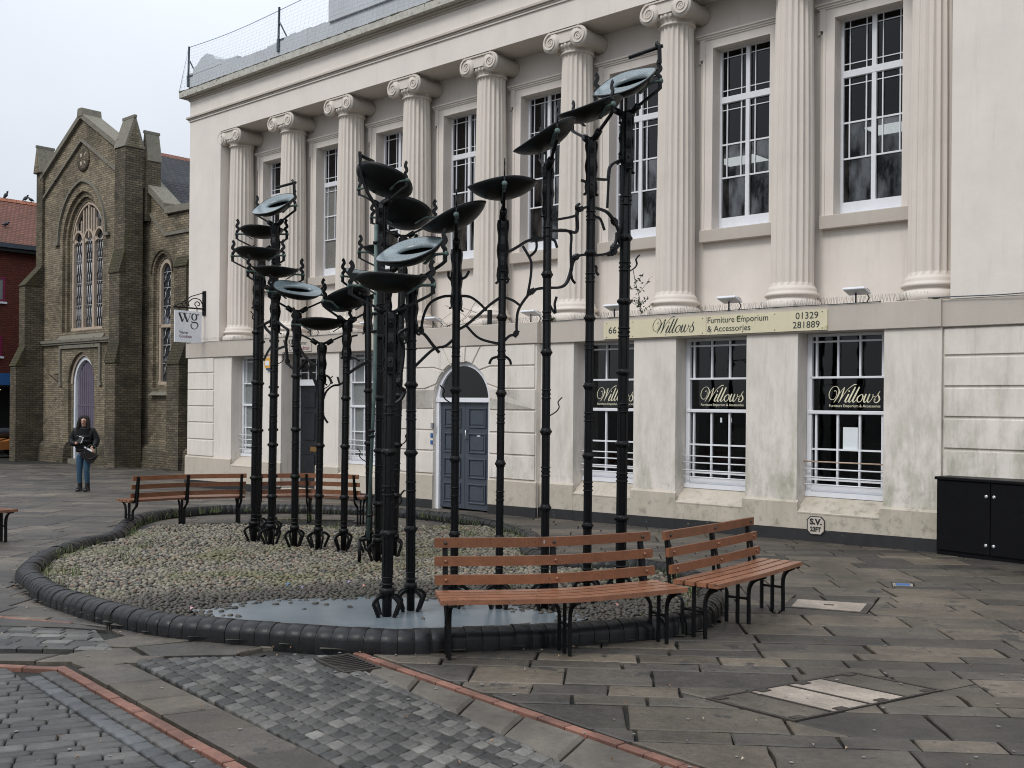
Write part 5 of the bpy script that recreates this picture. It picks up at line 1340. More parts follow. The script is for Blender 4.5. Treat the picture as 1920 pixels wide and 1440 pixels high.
m = MB(); m.prism([(HW, 8.25), (4.65, 6.92), (4.65, 7.02), (HW, 8.35)], .49, .6, 'y'); m.prism([(4.65, 6.92), (8.2, 6.9), (8.2, 7.0), (4.65, 7.02)], .488, .6, 'y'); m.build('string_course', M_['stone'], CH)
buttress(5.75, .75, 0, .72, [(.55, 2.8, 3.45), (.32, 5.9, 6.5), (.05, 6.6, 6.6)], 0, False)
g0 = fg(-9, 4.3); m = MB(); m.prism([(.3, CG), (.56, CG), (.56, g0+.72), (.46, g0+.7), (.36, g0+.58)], HW+.3, 8.2, 'x'); m.build('wall_foot', M_['churchdark'], CH)
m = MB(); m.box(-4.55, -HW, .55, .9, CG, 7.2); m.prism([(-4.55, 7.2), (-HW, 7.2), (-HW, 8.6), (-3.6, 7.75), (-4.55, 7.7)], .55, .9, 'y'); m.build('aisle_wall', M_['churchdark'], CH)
m = MB(); m.prism([(-4.7, 7.65), (-3.75, 7.72), (-HW, 8.55), (-HW, 8.8), (-3.85, 7.95), (-4.7, 7.85)], .42, 1.1, 'y'); m.box(-4.65, -3.5, .48, .9, 6.95, 7.05); m.build('coping', M_['stone'], CH)
buttress(-4.6, .8, 0, .72, [(1.0, 2.9, 3.55), (.6, 5.3, 6.0), (.3, 6.6, 6.6)], 0, False)
# roofs and flanks
M_['ridge'] = mat('weathered_ridge_tile', (.17, .075, .05), .3, 8, .85)
m = MB(); 
for sg in (-1, 1): m.add([(0, .3, 10.72), (0, 24, 10.72), (sg*4.9, 24, 7.6), (sg*4.9, .9, 7.6), (sg*HW, .3, 9.03)], [(0, 1, 2, 3, 4)])
m.build('slate_roof', M_['slate'], CH)
m = MB()
for k in range(56): y = .6+.42*k; m.prism([(-.16, 10.64), (.0, 10.8), (.16, 10.64)], y, y+.4, 'y')
m.build('ridge_tiles', M_['ridge'], CH)
m = MB(); m.box(4.6, 4.9, .9, 24, CG, 7.6); m.box(-4.7, -4.4, .9, 24, CG, 7.6); m.add([(HW, .3, 7), (HW, 24, 7), (HW, 24, 9.0), (HW, .3, 9.0)], [(0, 1, 2, 3)]); m.build('side_wall', M_['churchdark'], CH)
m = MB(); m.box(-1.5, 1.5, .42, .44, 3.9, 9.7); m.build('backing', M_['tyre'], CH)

# ------------------------------------------------------------------ red brick building beyond, its wall square to the facade
RB = empty('brick_building', FM @ Matrix.Translation((-21, 0, 0)), label='dark red brick building with a tiled roof beyond the church', cat='building')
m = MB(); m.box(-10, 0, -14, 18, 2.55, 7.8); m.build('wall', M_['redbrick'], RB)
m = MB(); m.add([(.35, -14.3, 7.85), (.35, 18.3, 7.85), (-3.6, 18.3, 10.25), (-3.6, -14.3, 10.25), (-10, -14.3, 7.6), (-10, 18.3, 7.6)], [(0, 1, 2, 3), (3, 2, 5, 4)]); m.build('tiled_roof', M_['tile'], RB)
m = MB()
for k in range(80): m.prism([(-3.74, 10.2), (-3.6, 10.36), (-3.46, 10.2)], -14.3+.41*k, -14.3+.41*k+.39, 'y')
m.build('ridge_tiles', M_['terracotta'], RB)
MB().box(.0, .38, -14.3, 18.3, 7.66, 7.84).build('gutter', M_['galv'], RB); MB().box(-.02, .3, -14.3, 18.3, 7.52, 7.66).build('fascia', M_['tyre'], RB)
for (y0, y1, z0, z1, gm) in ((1.2, 4.3, 5.5, 6.5, 'frost'), (-3.5, -.4, 5.5, 6.5, 'frost'), (1.2, 4.2, 3.3, 4.15, 'cglass'), (-3.5, -.4, 3.3, 4.15, 'cglass')):
    o = MB(); f = .09
    for a in ((y0, y1, z1-f, z1), (y0, y1, z0, z0+f), (y0, y0+f, z0+f, z1-f), (y1-f, y1, z0+f, z1-f)): o.box(-.02, .04, *a)
    w = o.build('window', M_['wine'], RB); MB().box(.0, .012, y0+f, y1-f, z0+f, z1-f).build('pane', M_[gm], w); MB().box(0, .1, y0-.05, y1+.05, z0-.08, z0-.002).build('sill', M_['sign_white'], w)
MB().box(-.1, .12, -14, 18, 2.15, 2.62).build('shop_fascia', M_['bluep'], RB)
m = MB(); m.box(-3, -2.9, -14, 18, -1.2, 2.2); m.box(-3, 0, -14, 18, 2.1, 2.15); m.build('shop_interior', M_['room'], RB)
for y in (-6, -1.2, 7.2, 12): MB().box(-.1, .05, y, y+.12, -1.2, 2.15).build('shop_mullion', M_['tyre'], RB)
m = MB()
for y in (2.2, 3.1, 4.0, 4.6): m.ball((-1.2, y, 1.95+.04*random.random()), .035, 5)
m.build('shop_lamp', emit('warm_shop_lamp', (1, .75, .4), 6), RB)
MB().box(-.03, .03, -14, 18, -1.2, -.75).build('shop_stall_riser', M_['tyre'], RB)
# orange road machine and cafe furniture in front of the shop
o = empty('compressor_trailer', FM @ Matrix.Translation((-19.2, 3.2, fg(-19.2, 3.2))), label='orange machine with a long dark roller and black tyres parked before the shop', cat='trailer')
MB().prism([(-2.4, .3), (1.1, .3), (1.35, .45), (1.35, .85), (.9, .8), (.2, .62), (-2.4, .62)], -.6, .6, 'x').build('chassis', M_['orange'], o)
MB().tube([(0, -2.4, .92), (0, 1.3, .92)], .2, 12).build('roller', M_['galv'], o)
for x in (-.62, .62):
    for y in (-1.4, .95):
        w = MB().lathe([(.1, -.1), (.33, -.1), (.36, -.06), (.36, .06), (.33, .1), (.1, .1)], 16, Matrix.Translation((x, y, .36)) @ Matrix.Rotation(PI/2, 4, 'Y')).build('wheel', M_['tyre'], o)
        MB().lathe([(.02, -.105), (.16, -.105), (.16, .105), (.02, .105)], 10, Matrix.Translation((x, y, .36)) @ Matrix.Rotation(PI/2, 4, 'Y')).build('hub', M_['galv'], w)
MB().tube([(0, 1.3, .5), (0, 2.0, .42)], .05).build('tow_bar', M_['tyre'], o)
def cafe_chair(s, d, rot, mt, lb):
    o = empty('cafe_chair', FM @ Matrix.Translation((s, d, fg(s, d))) @ Matrix.Rotation(rot, 4, 'Z'), label=lb, cat='chair')
    MB().box(-.2, .2, -.2, .2, .44, .47, b=.008).build('seat', mt, o)
    for x in (-.17, .17):
        for y in (-.17, .17): MB().tube([(x, y, 0), (x, y, .44)], .014, 5).build('leg', mt, o)
    MB().tube(curve([(-.18, .18, .47), (-.18, .22, .8), (0, .24, .95), (.18, .22, .8), (.18, .18, .47)], 4), .016, 5).build('backrest', mt, o)
cafe_chair(-20.3, 2.6, 1.5, M_['brass'], 'gold cafe chair in the shop front behind the orange machine'); cafe_chair(-20.2, 4.9, 1.7, M_['sign_white'], 'white cafe chair in the shop front near the church buttress')
# birds
def bird(p, yaw, lb, s=1., lie=.5):
    o = empty('bird', FM @ Matrix.Translation(p) @ Matrix.Rotation(yaw, 4, 'Z'), label=lb, cat='bird', group='birds on the tiled roof'); R_ = Matrix.Rotation(-lie, 4, 'Y')
    m = MB(); pr = [(.005, -.2), (.03, -.16), (.05, -.1), (.085, -.02), (.09, .05), (.06, .12), (.045, .15), (.01, .18)]
    m.lathe(pr, 10, Matrix.Translation((0, 0, .15*s)) @ R_ @ Matrix.Rotation(PI/2, 4, 'Y') @ Matrix.Scale(s, 4)); m.ball(R_ @ Vector((.16*s, 0, 0))+Vector((0, 0, .2*s)), .05*s, 7); m.build('body', M_['bird'], o)
    MB().tube([R_ @ Vector((.2*s, 0, 0))+Vector((0, 0, .2*s)), R_ @ Vector((.25*s, 0, -.01))+Vector((0, 0, .2*s))], [.016*s, .003], 5).build('beak', M_['tyre'], o)
    MB().tube([(0, .02, .1*s), (0, .02, 0)], .008, 4).tube([(0, -.02, .1*s), (0, -.02, 0)], .008, 4).build('legs', M_['tyre'], o)
def rz(y): return (-24.6, y, 10.34)
bird(rz(5.75), 1.4, 'upright dark bird, leftmost of those on the roof ridge', .9, 1.0); bird(rz(6.6), 1.7, 'dark bird leaning on the roof ridge, left of the pair', .9, .7); bird(rz(6.87), -1.5, 'smallest dark bird on the roof ridge, next to the church', .75, .3)
bird((-22, 4.7, 8.68), 1.5, 'dark and white pigeon on the slope of the tiled roof', .85, .3)

# ------------------------------------------------------------------ the fountain sculpture: posts carrying tilting bronze bowls
def iron_post(name, bx, by, top, r, seed, detail=1.):
    """ribbed post with knuckles, collars and bolts; runs from the bed to 'top' (world point)"""
    rnd = random.Random(seed); base_ = Vector((bx, by, bedz(bx, by)-.05)); v = Vector(top)-base_; H = v.length
    Q = v.to_track_quat('Z', 'Y').to_matrix().to_4x4(); m = MB()
    m.lathe([(r*.9, 0), (r*.9, .3), (r, .31), (r, H-.02), (r*.7, H)], 12, Q)
    for k in range(4):
        a = PI/4+k*PI/2; T = Q @ Matrix.Rotation(a, 4, 'Z'); m.box(r*.8, r*1.12, -r*.3, r*.3, .42, H-.02, T)
    for z, h, k in ((.27, .055, 1.42), (.345, .018, 1.35), (.4, .012, 1.2)): m.lathe([(r, z), (r*k, z+.004), (r*k, z+h-.004), (r, z+h)], 14, Q)
    z = .62+rnd.random()*.3
    while z < H-.75:
        m.lathe([(r, z-.03), (r*1.18, z-.027), (r*1.28, z), (r*1.18, z+.027), (r, z+.03)], 12, Q)
        for k in range(4): a = k*PI/2+.3; m.ball(Q @ Vector((r*1.12*math.cos(a), r*1.12*math.sin(a), z)), r*.46, 6)
        zz = z+.3+rnd.random()*.08
        for dz in (-.035, .035): m.lathe([(r, zz+dz-.006), (r*1.24, zz+dz-.005), (r*1.24, zz+dz+.005), (r, zz+dz+.006)], 10, Q)
        for k in range(4): a = k*PI/2+.9; m.ball(Q @ Vector((r*1.22*math.cos(a), r*1.22*math.sin(a), zz)), r*.22, 4)
        z += .56+rnd.random()*.1
    return base_, Q, H, m
def clamp(m, Q, H, r, rnd):
    """wavy bolted straps near the head"""
    for k in range(3):
        a = k*2*PI/3+rnd.random()*.5-1.2; T = Q @ Matrix.Rotation(a, 4, 'Z'); L_ = rnd.uniform(.38, .52); pts = []
        for i in range(13):
            f = i/12; pts.append(T @ Vector((r*(1.2+.2*math.sin(f*2.5*2*PI)), 0, H-.03-L_*f)))
        pts.append(T @ Vector((r*1.9, 0, H-.05-L_)))
        m.tube(pts, 1, flat=(r*1.05, .012, T.to_3x3() @ Vector((1, 0, 0))))
        for i in range(3): m.ball(T @ Vector((r*1.32, 0, H-.1-i*L_/3)), r*.32, 6)
def bowl_mesh():
    m = MB(); R, dep, n, nr = .295, .125, 40, 7; ro = []
    for i in range(nr+1):
        f = i/nr; ro.append((max(.001, R*math.sin(f*1.15)/math.sin(1.15)), -dep*(math.cos(f*1.15)-math.cos(1.15))/(1-math.cos(1.15))))
    wav = lambda a, f: .008*math.sin(3*a+1)*f**3
    for rr, z in ro+[(r_*.975, z_+.005) for r_, z_ in ro[::-1]]:
        for k in range(n): a = 2*PI*k/n; m.v.append((rr*math.cos(a), rr*math.sin(a), z+wav(a, rr/R)))
    L_ = 2*(nr+1)
    for l in range(L_-1):
        for k in range(n): m.f.append((l*n+k, l*n+(k+1) % n, (l+1)*n+(k+1) % n, (l+1)*n+k)); m.sm.append(l != nr)
    m.sm = m.sm[:len(m.f)]; return m
def lid_mesh():
    m = MB(); n = 40; ox, oy, rx, ry = .02, .05, .175, .1
    for k in range(n):
        a = 2*PI*k/n; m.v += [(.288*math.cos(a), .288*math.sin(a), .002+.008*math.sin(3*a+1)), (ox+(rx+.035)*math.cos(a), oy+(ry+.035)*math.sin(a), -.018), (ox+rx*math.cos(a), oy+ry*math.sin(a), -.028), (ox+rx*math.cos(a), oy+ry*math.sin(a), -.05)]
    for k in range(n):
        j = (k+1) % n
        for q in range(3): m.f.append((k*4+q, j*4+q, j*4+q+1, k*4+q+1)); m.sm.append(True)
    return m
BOWL = bowl_mesh().mesh('bowl', M_['bronze']); LID = lid_mesh().mesh('lid', M_['lid'])
def claw_mesh(r):
    m = MB(); pts = curve([(r*.7, 0, .235), (.085, 0, .25), (.135, 0, .222), (.155, 0, .19), (.148, 0, .17)], 4)+[Vector((.1, 0, .06)), Vector((.088, 0, .02)), Vector((.1, 0, -.02))]
    return m.tube(pts, 1, flat=(.032, .018, (0, 1, 0)))
CLAW = claw_mesh(.045).mesh('claw', M_['iron'])
def bowl_set(parent, off, phi, tau, arm_r=.325, spout=False, big=1.):
    """bowl hung between two arms; off: pivot relative to the thing, phi: azimuth of the pivot axis, tau: tilt towards the viewer"""
    ax = Vector((math.cos(phi), math.sin(phi), 0)); T = Matrix.Translation(off) @ Matrix.Rotation(phi, 4, 'Z')
    b = link('bowl', BOWL, parent, T @ Matrix.Rotation(tau, 4, 'X') @ Matrix.Translation((0, 0, .065)) @ Matrix.Scale(big, 4)); link('lid', LID, b)
    arm_r *= big
    for sg in (-1, 1):
        m = MB(); X = lambda x, z, y=0: T @ Vector((sg*x, y, z))
        m.tube([X(.03, -.21), X(.1, -.185), X(.305, -.085), X(arm_r+.015, -.062)], [1.4, 1, 1, 1], flat=(.022, .02)); m.tube([X(.055, -.215), X(.125, -.172)], .032, 6)
        hn = [X(arm_r+.015, -.07), X(arm_r+.015, .035), X(arm_r-.012, .07), X(arm_r+.018, .1), X(arm_r+.012, .125), X(arm_r-.004, .15), X(arm_r+.004, .18), X(arm_r+.02, .195)]
        m.tube(hn[:2]+curve(hn[1:], 4), 1, flat=(.036, .01, tuple(T.to_3x3() @ Vector((0, 1, 0)))))
        a_ = m.build('arm', M_['iron'], parent)
        bo = MB(); RX = T @ Matrix.Rotation(sg*PI/2, 4, 'Y')
        bo.lathe([(.004, arm_r+.04), (.022, arm_r+.036), (.024, arm_r+.024), (.012, arm_r+.02), (.012, .22), (.02, .215), (.02, .2)], 8, RX); bo.tube([X(.24, -.005), X(.19, -.03), X(.13, -.07)], 1, flat=(.03, .012))
        bo.build('pivot_bolt', M_['verd'], a_)
    m = MB()
    if spout:
        X = lambda x, z, y=0: T @ Vector((x, y, z))
        m.tube([X(.335, .15), X(.33, .3), X(.3, .33)], 1, flat=(.05, .03)); m.tube([X(.36, .3), X(.02, .27)], .018, 8); m.build('water_spout', M_['iron'], parent)
    return T
DEG = math.radians
# base px, bowl px, post depth (None: from the ground), azimuth, tilt, post radius, label
POSTS = [
    (476, 1016, 484, 470, None, -8, -2, .05, 'tall post left of the group with a flat bowl, third down in the left cluster', 0),
    (508, 1024, 517, 502, None, 28, 5, .05, 'post with a bowl dipping to its right, fourth down in the left cluster', 0),
    (552, 1030, 557, 540, None, 30, 24, .046, 'post right of the left cluster whose tilted bowl shows a pale lid', 0),
    (596, 1034, 604, 600, None, 14, 0, .044, 'shortest post in the left group, with a level bowl in front of the black door', 0),
    (644, 1036, 651, 558, None, 48, -24, .044, 'post with a bowl turned belly to the viewer, left of the central bundle', 0),
    (482, 1003, 491, 430, None, -2, -2, .048, 'rear post with a level bowl just under the left cluster\'s pale tilted one', 0),
    (510, 1009, 517, 381, None, -33, 36, .05, 'tallest post of the left cluster, its tilted pale lidded bowl under a short pipe', 1),
    (693, 1038, 690, 512, None, 40, 14, .042, 'post at the left of the central bundle with a greenish bowl behind the copper pipe', 0),
    (708, 1059, 717, 335, None, -40, -27, .045, 'tallest central post with a big bowl seen from below beside the bent pipe', 0),
    (738, 1046, 757, 397, None, -4, -26, .045, 'central post with a large dark bowl seen from below, right of the copper pipe', 0),
    (716, 1042, 728, 462, None, -8, 6, .042, 'central post with a bowl mostly hidden behind a pale lidded one', 0),
    (725, 1153, 734, 520, None, -8, 0, .05, 'thick front post standing in the puddle with a wide level bowl', 0),
    (770, 1143, 772, 466, None, -32, 29, .043, 'front post in the puddle, right of the thick one, with a pale lidded bowl', 0),
    (851, 1138, 857, 402, None, -88, 24, .037, 'first of the right hand row of posts, its bowl edge-on and tilted', 0),
    (935, 1140, 944, 346, None, -88, 6, .036, 'post with an edge-on nearly level bowl, second in the right hand row', 0),
    (1021, 1142, 1028, 251, None, -80, 30, .039, 'post with a steeply tilted edge-on bowl, third in the right hand row', 0),
    (1100, 1130, 1110, 200, None, -64, 20, .041, 'tall post with a tilted bowl overlapping the topmost one', 0),
    (1163, 1122, 1176, 152, None, -40, 37, .052, 'tallest post of all, topped by a pale tilted bowl and a short pipe', 1)]
PD = []
for i, (bx, by, tx, ty, d, phi, tau, r, lb, sp) in enumerate(POSTS):
    g = gp(bx, by, BEDZ); d = g.y; b = Vector((g.x, g.y, bedz(g.x, g.y))); t_ = at(tx, ty, d); tau_ = DEG(tau); phi_ = DEG(phi)
    pv_ = Vector((t_.x, t_.y, t_.z-.065)); top = Vector((t_.x, t_.y, t_.z-.265))
    o = empty('bowl_post', Matrix.Translation(b), label=lb, cat='fountain post', group='sculpture posts carrying tilting bowls'); PD.append((bx, tx, d, o, b))
    r *= .86; base_, Q, H, m = iron_post('post', g.x, g.y, top, r, i)
    rnd = random.Random(i); clamp(m, Q, H, r, rnd)
    m.v = [tuple(Vector(p)+base_-b) for p in m.v]
    m.build('post', M_['iron'], o)
    bowl_set(o, pv_-b, phi_, tau_, spout=bool(sp), big={8: 1.1, 9: 1.08, 6: 1.05}.get(i, 1))
    for k in range(4): link('claw', CLAW, o, Matrix.Rotation(rnd.random()*.5+k*PI/2+.5, 4, 'Z') @ Matrix.Diagonal((.86, .86, .82, 1)))
    # little curled horns part-way up
    for k in range(1 if i % 2 else 0):
        h = MB(); z = H*rnd.uniform(.35, .8); sg = rnd.choice((-1, 1)); T = Matrix.Translation((base_-b)+(Q @ Vector((0, 0, z)))) @ Matrix.Rotation(rnd.uniform(-.5, .5), 4, 'Z')
        P_ = [T @ Vector(p) for p in ((sg*r*.6, 0, -.05), (sg*(r+.05), 0, -.01), (sg*(r+.075), 0, .03), (sg*(r+.065), 0, .07), (sg*(r+.1), 0, .11))]
        h.tube(curve(P_, 3), 1, flat=(.016, .01)); h.build('horn', M_['iron'], o)
# branches between the posts (traced at the depth of the posts they join)
def zz(ox, oy, k, pts): return [(ox+x/k, oy+y/k) for x, y in pts]
_A = lambda *p: zz(780, 420, 4, p)
_B = lambda *p: zz(460, 540, 4.8, p)
_C = lambda *p: zz(800, 80, 3.84, p)
BR = [(13, 13, _A((280, 540), (200, 545), (110, 590), (60, 680), (40, 800), (65, 830))), (12, 13, _A((-40, 770), (5, 795), (65, 830), (120, 900), (175, 965))), (12, 13, _A((-60, 1120), (20, 1040), (130, 940), (220, 915), (280, 865))),
      (13, 14, _A((310, 540), (400, 545), (470, 590), (530, 650))), (13, 14, _A((300, 800), (375, 760), (460, 690), (550, 610), (640, 545))), (13, 14, _A((380, 765), (450, 840), (520, 875), (635, 900))),
      (14, 15, _A((650, 545), (730, 575), (790, 620))), (14, 15, _A((650, 890), (700, 840), (750, 822), (755, 740), (770, 640), (840, 535), (900, 490), (990, 478))), (14, 15, _A((835, 540), (860, 400), (865, 300), (850, 250), (800, 165))),
      (14, 15, _A((650, 225), (720, 195), (780, 160), (830, 130), (900, 110), (990, 108))), (14, 15, _A((900, 110), (905, 170), (890, 210), (850, 245))), (15, 16, _A((990, 478), (1080, 475), (1130, 440), (1160, 360), (1175, 290), (1210, 240), (1310, 228))),
      (15, 16, _A((1165, 350), (1160, 200), (1155, 60), (1020, 50))), (15, 16, _A((1160, 330), (1170, 410), (1192, 442))), (15, 16, _C((890, 1355), (1010, 1355), (1080, 1360), (1082, 1230), (1100, 1200), (1190, 1175))), (15, 16, _C((890, 1282), (1060, 1250), (1085, 1222), (1080, 1180), (1100, 1160))),
      (16, 17, _C((1195, 1185), (1290, 1215), (1340, 1270), (1380, 1350), (1388, 1440))+_A((1510, 60), (1500, 130), (1450, 215), (1310, 240))), (16, 17, _C((1440, 1270), (1410, 1330), (1405, 1420))+_A((1540, 130), (1480, 210), (1440, 235))),
      (16, 17, _C((1210, 980), (1300, 985), (1310, 950), (1330, 880), (1440, 825))), (16, 17, _C((1310, 985), (1300, 1190))), (16, 16, _C((1190, 1120), (1150, 1070), (1150, 1010), (1110, 990))), (16, 16, _C((1210, 1255), (1250, 1270), (1280, 1350))), (17, 17, _C((1440, 780), (1410, 700), (1395, 655))),
      (13, 13, _A((300, 450), (275, 430), (245, 395), (245, 355))), (13, 13, _A((305, 450), (340, 415), (375, 395), (398, 352))), (14, 14, _A((650, 445), (625, 420), (615, 360))), (14, 14, _A((655, 445), (690, 430), (678, 380))), (14, 14, _A((650, 990), (620, 995), (570, 1010), (550, 1050))), (14, 14, _A((650, 990), (680, 1000), (705, 1025), (712, 1055))),
      (15, 15, _A((990, 580), (1020, 640), (1045, 665), (1040, 600), (1055, 545))), (15, 15, _A((1000, 110), (1040, 125), (1058, 178))), (16, 16, _A((1310, 320), (1350, 320), (1352, 360), (1370, 385))),
      (1, 2, _B((275, 290), (340, 345), (385, 385), (365, 480), (375, 600), (385, 680), (445, 735))), (1, 2, _B((275, 555), (370, 520))), (0, 1, _B((110, 355), (240, 290))), (0, 1, _B((240, 420), (190, 370), (165, 330))), (1, 1, _B((250, 500), (200, 580), (165, 655))),
      (2, 3, _B((470, 500), (520, 590), (600, 680), (670, 690))), (2, 3, _B((460, 760), (550, 650))), (2, 3, _B((550, 690), (600, 780), (640, 880), (655, 990))), (3, 4, _B((690, 775), (750, 800), (780, 860))), (3, 4, _B((700, 1010), (730, 930), (790, 880), (850, 870), (905, 830))), (3, 4, _B((850, 870), (830, 800))),
      (4, 8, _B((920, 775), (1000, 720), (1115, 655))), (4, 4, _B((930, 640), (990, 635), (1030, 660))), (4, 4, _B((930, 500), (955, 440), (1010, 425))), (3, 3, _B((690, 1040), (700, 1140), (742, 1215))),
      (11, 12, _B((1455, 365), (1375, 420), (1420, 520), (1410, 700), (1380, 850), (1345, 860))), (11, 12, _B((1345, 880), (1430, 920), (1400, 1000), (1345, 1045)))]
for a, c, pts in BR:
    bx0, tx0, d0, o, b = PD[a]; d1 = PD[c][2]; x0 = (bx0+tx0)/2; x1 = (PD[c][0]+PD[c][1])/2; P_ = []
    for x, y in pts:
        f = 0 if a == c else (x-x0)/(x1-x0); f = max(-.6, min(1.2, f)); P_.append(at(x, y, d0+(d1-d0)*f)-b)
    w = .0036*d0**.5*3.0*.9 if d0 > 10 else .027
    m = MB(); cp = curve(P_, 4); m.tube(cp, 1, flat=(max(w*.9, .024), .021)); n_ = len(cp)
    br_ = m.build('branch', M_['iron'], o)
    if n_ > 17:
        k = MB()
        for f in ((.82,) if n_ < 26 else (.3, .82)):
            i = int(f*(n_-1)); q = (cp[i+1]-cp[i-1]).normalized(); k.tube([cp[i]-q*.032, cp[i]+q*.032], 1, flat=(.04, .036)); k.tube([cp[i]-q*.014, cp[i]+q*.014], 1, flat=(.048, .044))
        split_build(k, 'knot', M_['iron'], br_, tol=.01)
# copper supply pipe up the central bundle
bx, tx, d, o, b = PD[8]; d -= .1
m = MB(); m.tube([at(705, 420, d)-b, at(703, 700, d)-b, at(684+6, 1012, d)-b], .019, 10); m.build('water_pipe', M_['verd'], o)
m = MB()
for y in (455, 588, 621, 808, 818, 966): p = at(706-(y-420)*.023, y, d)-b; m.lathe([(.02, -.015), (.034, -.013), (.034, .013), (.02, .015)], 10, Matrix.Translation(p))
m.tube([at(690, 1010, d)-b, at(674, 1012, d)-b], .022, 10); m.tube([at(674, 1012, d)-b, at(674, 1060, d)-b], .02, 10); split_build(m, 'pipe_joint', M_['iron'], o, tol=.01)
m = MB(); m.tube(curve([at(707, 420, d)-b, at(706, 390, d)-b, at(690, 362, d)-b, at(680, 335, d)-b, at(676, 312, d)-b], 5), .019, 10); m.tube([at(676, 312, d)-b, at(675, 285, d)-b], 1, flat=(.06, .03)); m.tube([at(674, 290, d)-b, at(700, 303, d+.2)-b], .02, 8); m.build('bent_pipe', M_['iron'], o)

# ------------------------------------------------------------------ benches
def bench(frames, front, lb, tops=.765, twin=True, first=False):
    """slatted bench on three bent-steel frames; frames: plan points; front: rough direction the sitter faces"""
    P = [Vector((x, y, 0)) for x, y in frames]; F = []
    for i in range(len(P)):
        t_ = (P[min(i+1, len(P)-1)]-P[max(i-1, 0)]).normalized(); n = Vector((-t_.y, t_.x, 0)); F.append(n if n.dot(Vector((front[0], front[1], 0))) > 0 else -n)
    c = P[1]; z0 = gz(c.x, c.y); o = empty('bench', Matrix.Translation((c.x, c.y, z0)), label=lb, cat='bench', group='slatted benches round the fountain')
    W_ = lambda i, f, z: P[i]-c+F[i]*f+Vector((0, 0, z+gz(P[i].x, P[i].y)-z0))
    e0 = (P[0]-P[1]).normalized()*.075; e1 = (P[-1]-P[-2]).normalized()*.075
    def line(f, z):
        L_ = [W_(i, f, z) for i in range(len(P))]; return [L_[0]+e0]+curve(L_, 5)+[L_[-1]+e1]
    for z, f in ((.737, -.262), (.613, -.232), (.489, -.203)):
        m = MB(); m.tube(line(f, z), 1, flat=(.03, .066)); s = m.build('back_slat', M_['wood'], o)
        bo = MB(); [bo.ball(W_(i, f+.017, z), .013, 6) for i in range(len(P))]; split_build(bo, 'bolt', M_['castiron'] if z > .7 else M_['wood'], s)
    for f in (-.14, -.043, .054, .151): MB().tube(line(f, .405), 1, flat=(.078, .032)).build('seat_slat', M_['woodtop'], o)
    for i in range(len(P)):
        m = MB(); w = (.04, .024)
        m.tube(curve([W_(i, .05, -.02), W_(i, .05, .12), W_(i, .05, .27), W_(i, .085, .345), W_(i, .15, .383)], 4), 1, flat=w)
        m.tube([W_(i, -.045, -.02), W_(i, -.045, .383)], 1, flat=w)
        m.tube([W_(i, -.14, -.02), W_(i, -.14, .24), W_(i, -.15, .27), W_(i, -.235, .33), W_(i, -.25, .36), W_(i, -.285, .7), W_(i, -.292, .745)], 1, flat=w)
        m.tube([W_(i, .19, .381), W_(i, -.17, .381), W_(i, -.205, .4), W_(i, -.215, .44), W_(i, -.283, .76)], 1, flat=(.036, .016))
        m.tube([W_(i, .05, .2), W_(i, -.14, .2)], .011, 6); m.build('leg_frame', M_['bframe'], o)
    return o, W_
b1, W1 = bench([(-.41, 6.96), (.39, 7.1), (1.1, 7.51)], (0, -1), 'nearest bench, in front of the puddle, with a small white sticker on its top slat')
p = W1(1, -.245, .74)-Vector((.09, .02, 0)); MB().box(-.02, .02, -.002, .002, -.013, .013, Matrix.Translation(p+Vector((0, -.0, 0))) @ Matrix.Rotation(.2, 4, 'Z')).build('sticker', M_['sign_white'], b1)
bench([(1.4, 7.7), (1.85, 8.27), (2.28, 8.88)], (1, -1), 'bench at the right end of the basin, angled away from the nearest bench')
bench([(-5.53, 15.0), (-4.97, 15.66), (-4.22, 16.04)], (-.6, 1), 'far left bench seen from behind, beyond the left rim of the basin')
bench([(-3.9, 16.06), (-3.16, 16.34), (-2.3, 16.04)], (0, 1), 'far bench behind the posts, facing the black door')
bench([(-6.48, 13.28), (-6.95, 12.5), (-7.3, 11.7)], (1, -.2), 'bench cut off by the left edge, only its seat end and front leg showing')

# ------------------------------------------------------------------ black utility cabinet against the wall
c0 = gp(1754.8, 1039.5); c1 = gp(1920, 1058.6); cd = (c1-c0).normalized(); ang = math.atan2(cd.y, cd.x)
o = empty('utility_cabinet', Matrix.Translation((c0.x, c0.y, gz(c0.x, c0.y)-.02)) @ Matrix.Rotation(ang, 4, 'Z'), label='black metal utility cabinet with two doors against the right end of the wall', cat='utility cabinet')
M_['cab'] = mat('black_cabinet_paint', (.0045, .0045, .0055), .25, 5, .45, bst=.12, wear_refl=((.03, .034, .038), .1, 9), spec=.15)
cw_, ch_ = 2.05, .985
MB().box(0, cw_, .02, .5, -.1, .075).build('plinth', M_['cab'], o); MB().box(0, cw_, .012, .5, .075, ch_-.04, b=.004).build('body', M_['cab'], o)
MB().box(-.015, cw_+.015, -.02, .52, ch_-.04, ch_, b=.008).build('top', M_['cab'], o)
for k in range(3): MB().box(.02+k*.68, .685+k*.68, -.004, .013, .09, ch_-.05, b=.004).build('door', M_['cab'], o)
for x in (.64, .735):
    for z in (.2, .78): MB().lathe([(.0, .0), (.022, .0), (.022, .008), (.012, .01), (0, .01)], 12, Matrix.Translation((x, -.004, z)) @ Matrix.Rotation(PI/2, 4, 'X')).build('lock', M_['steel'], o)

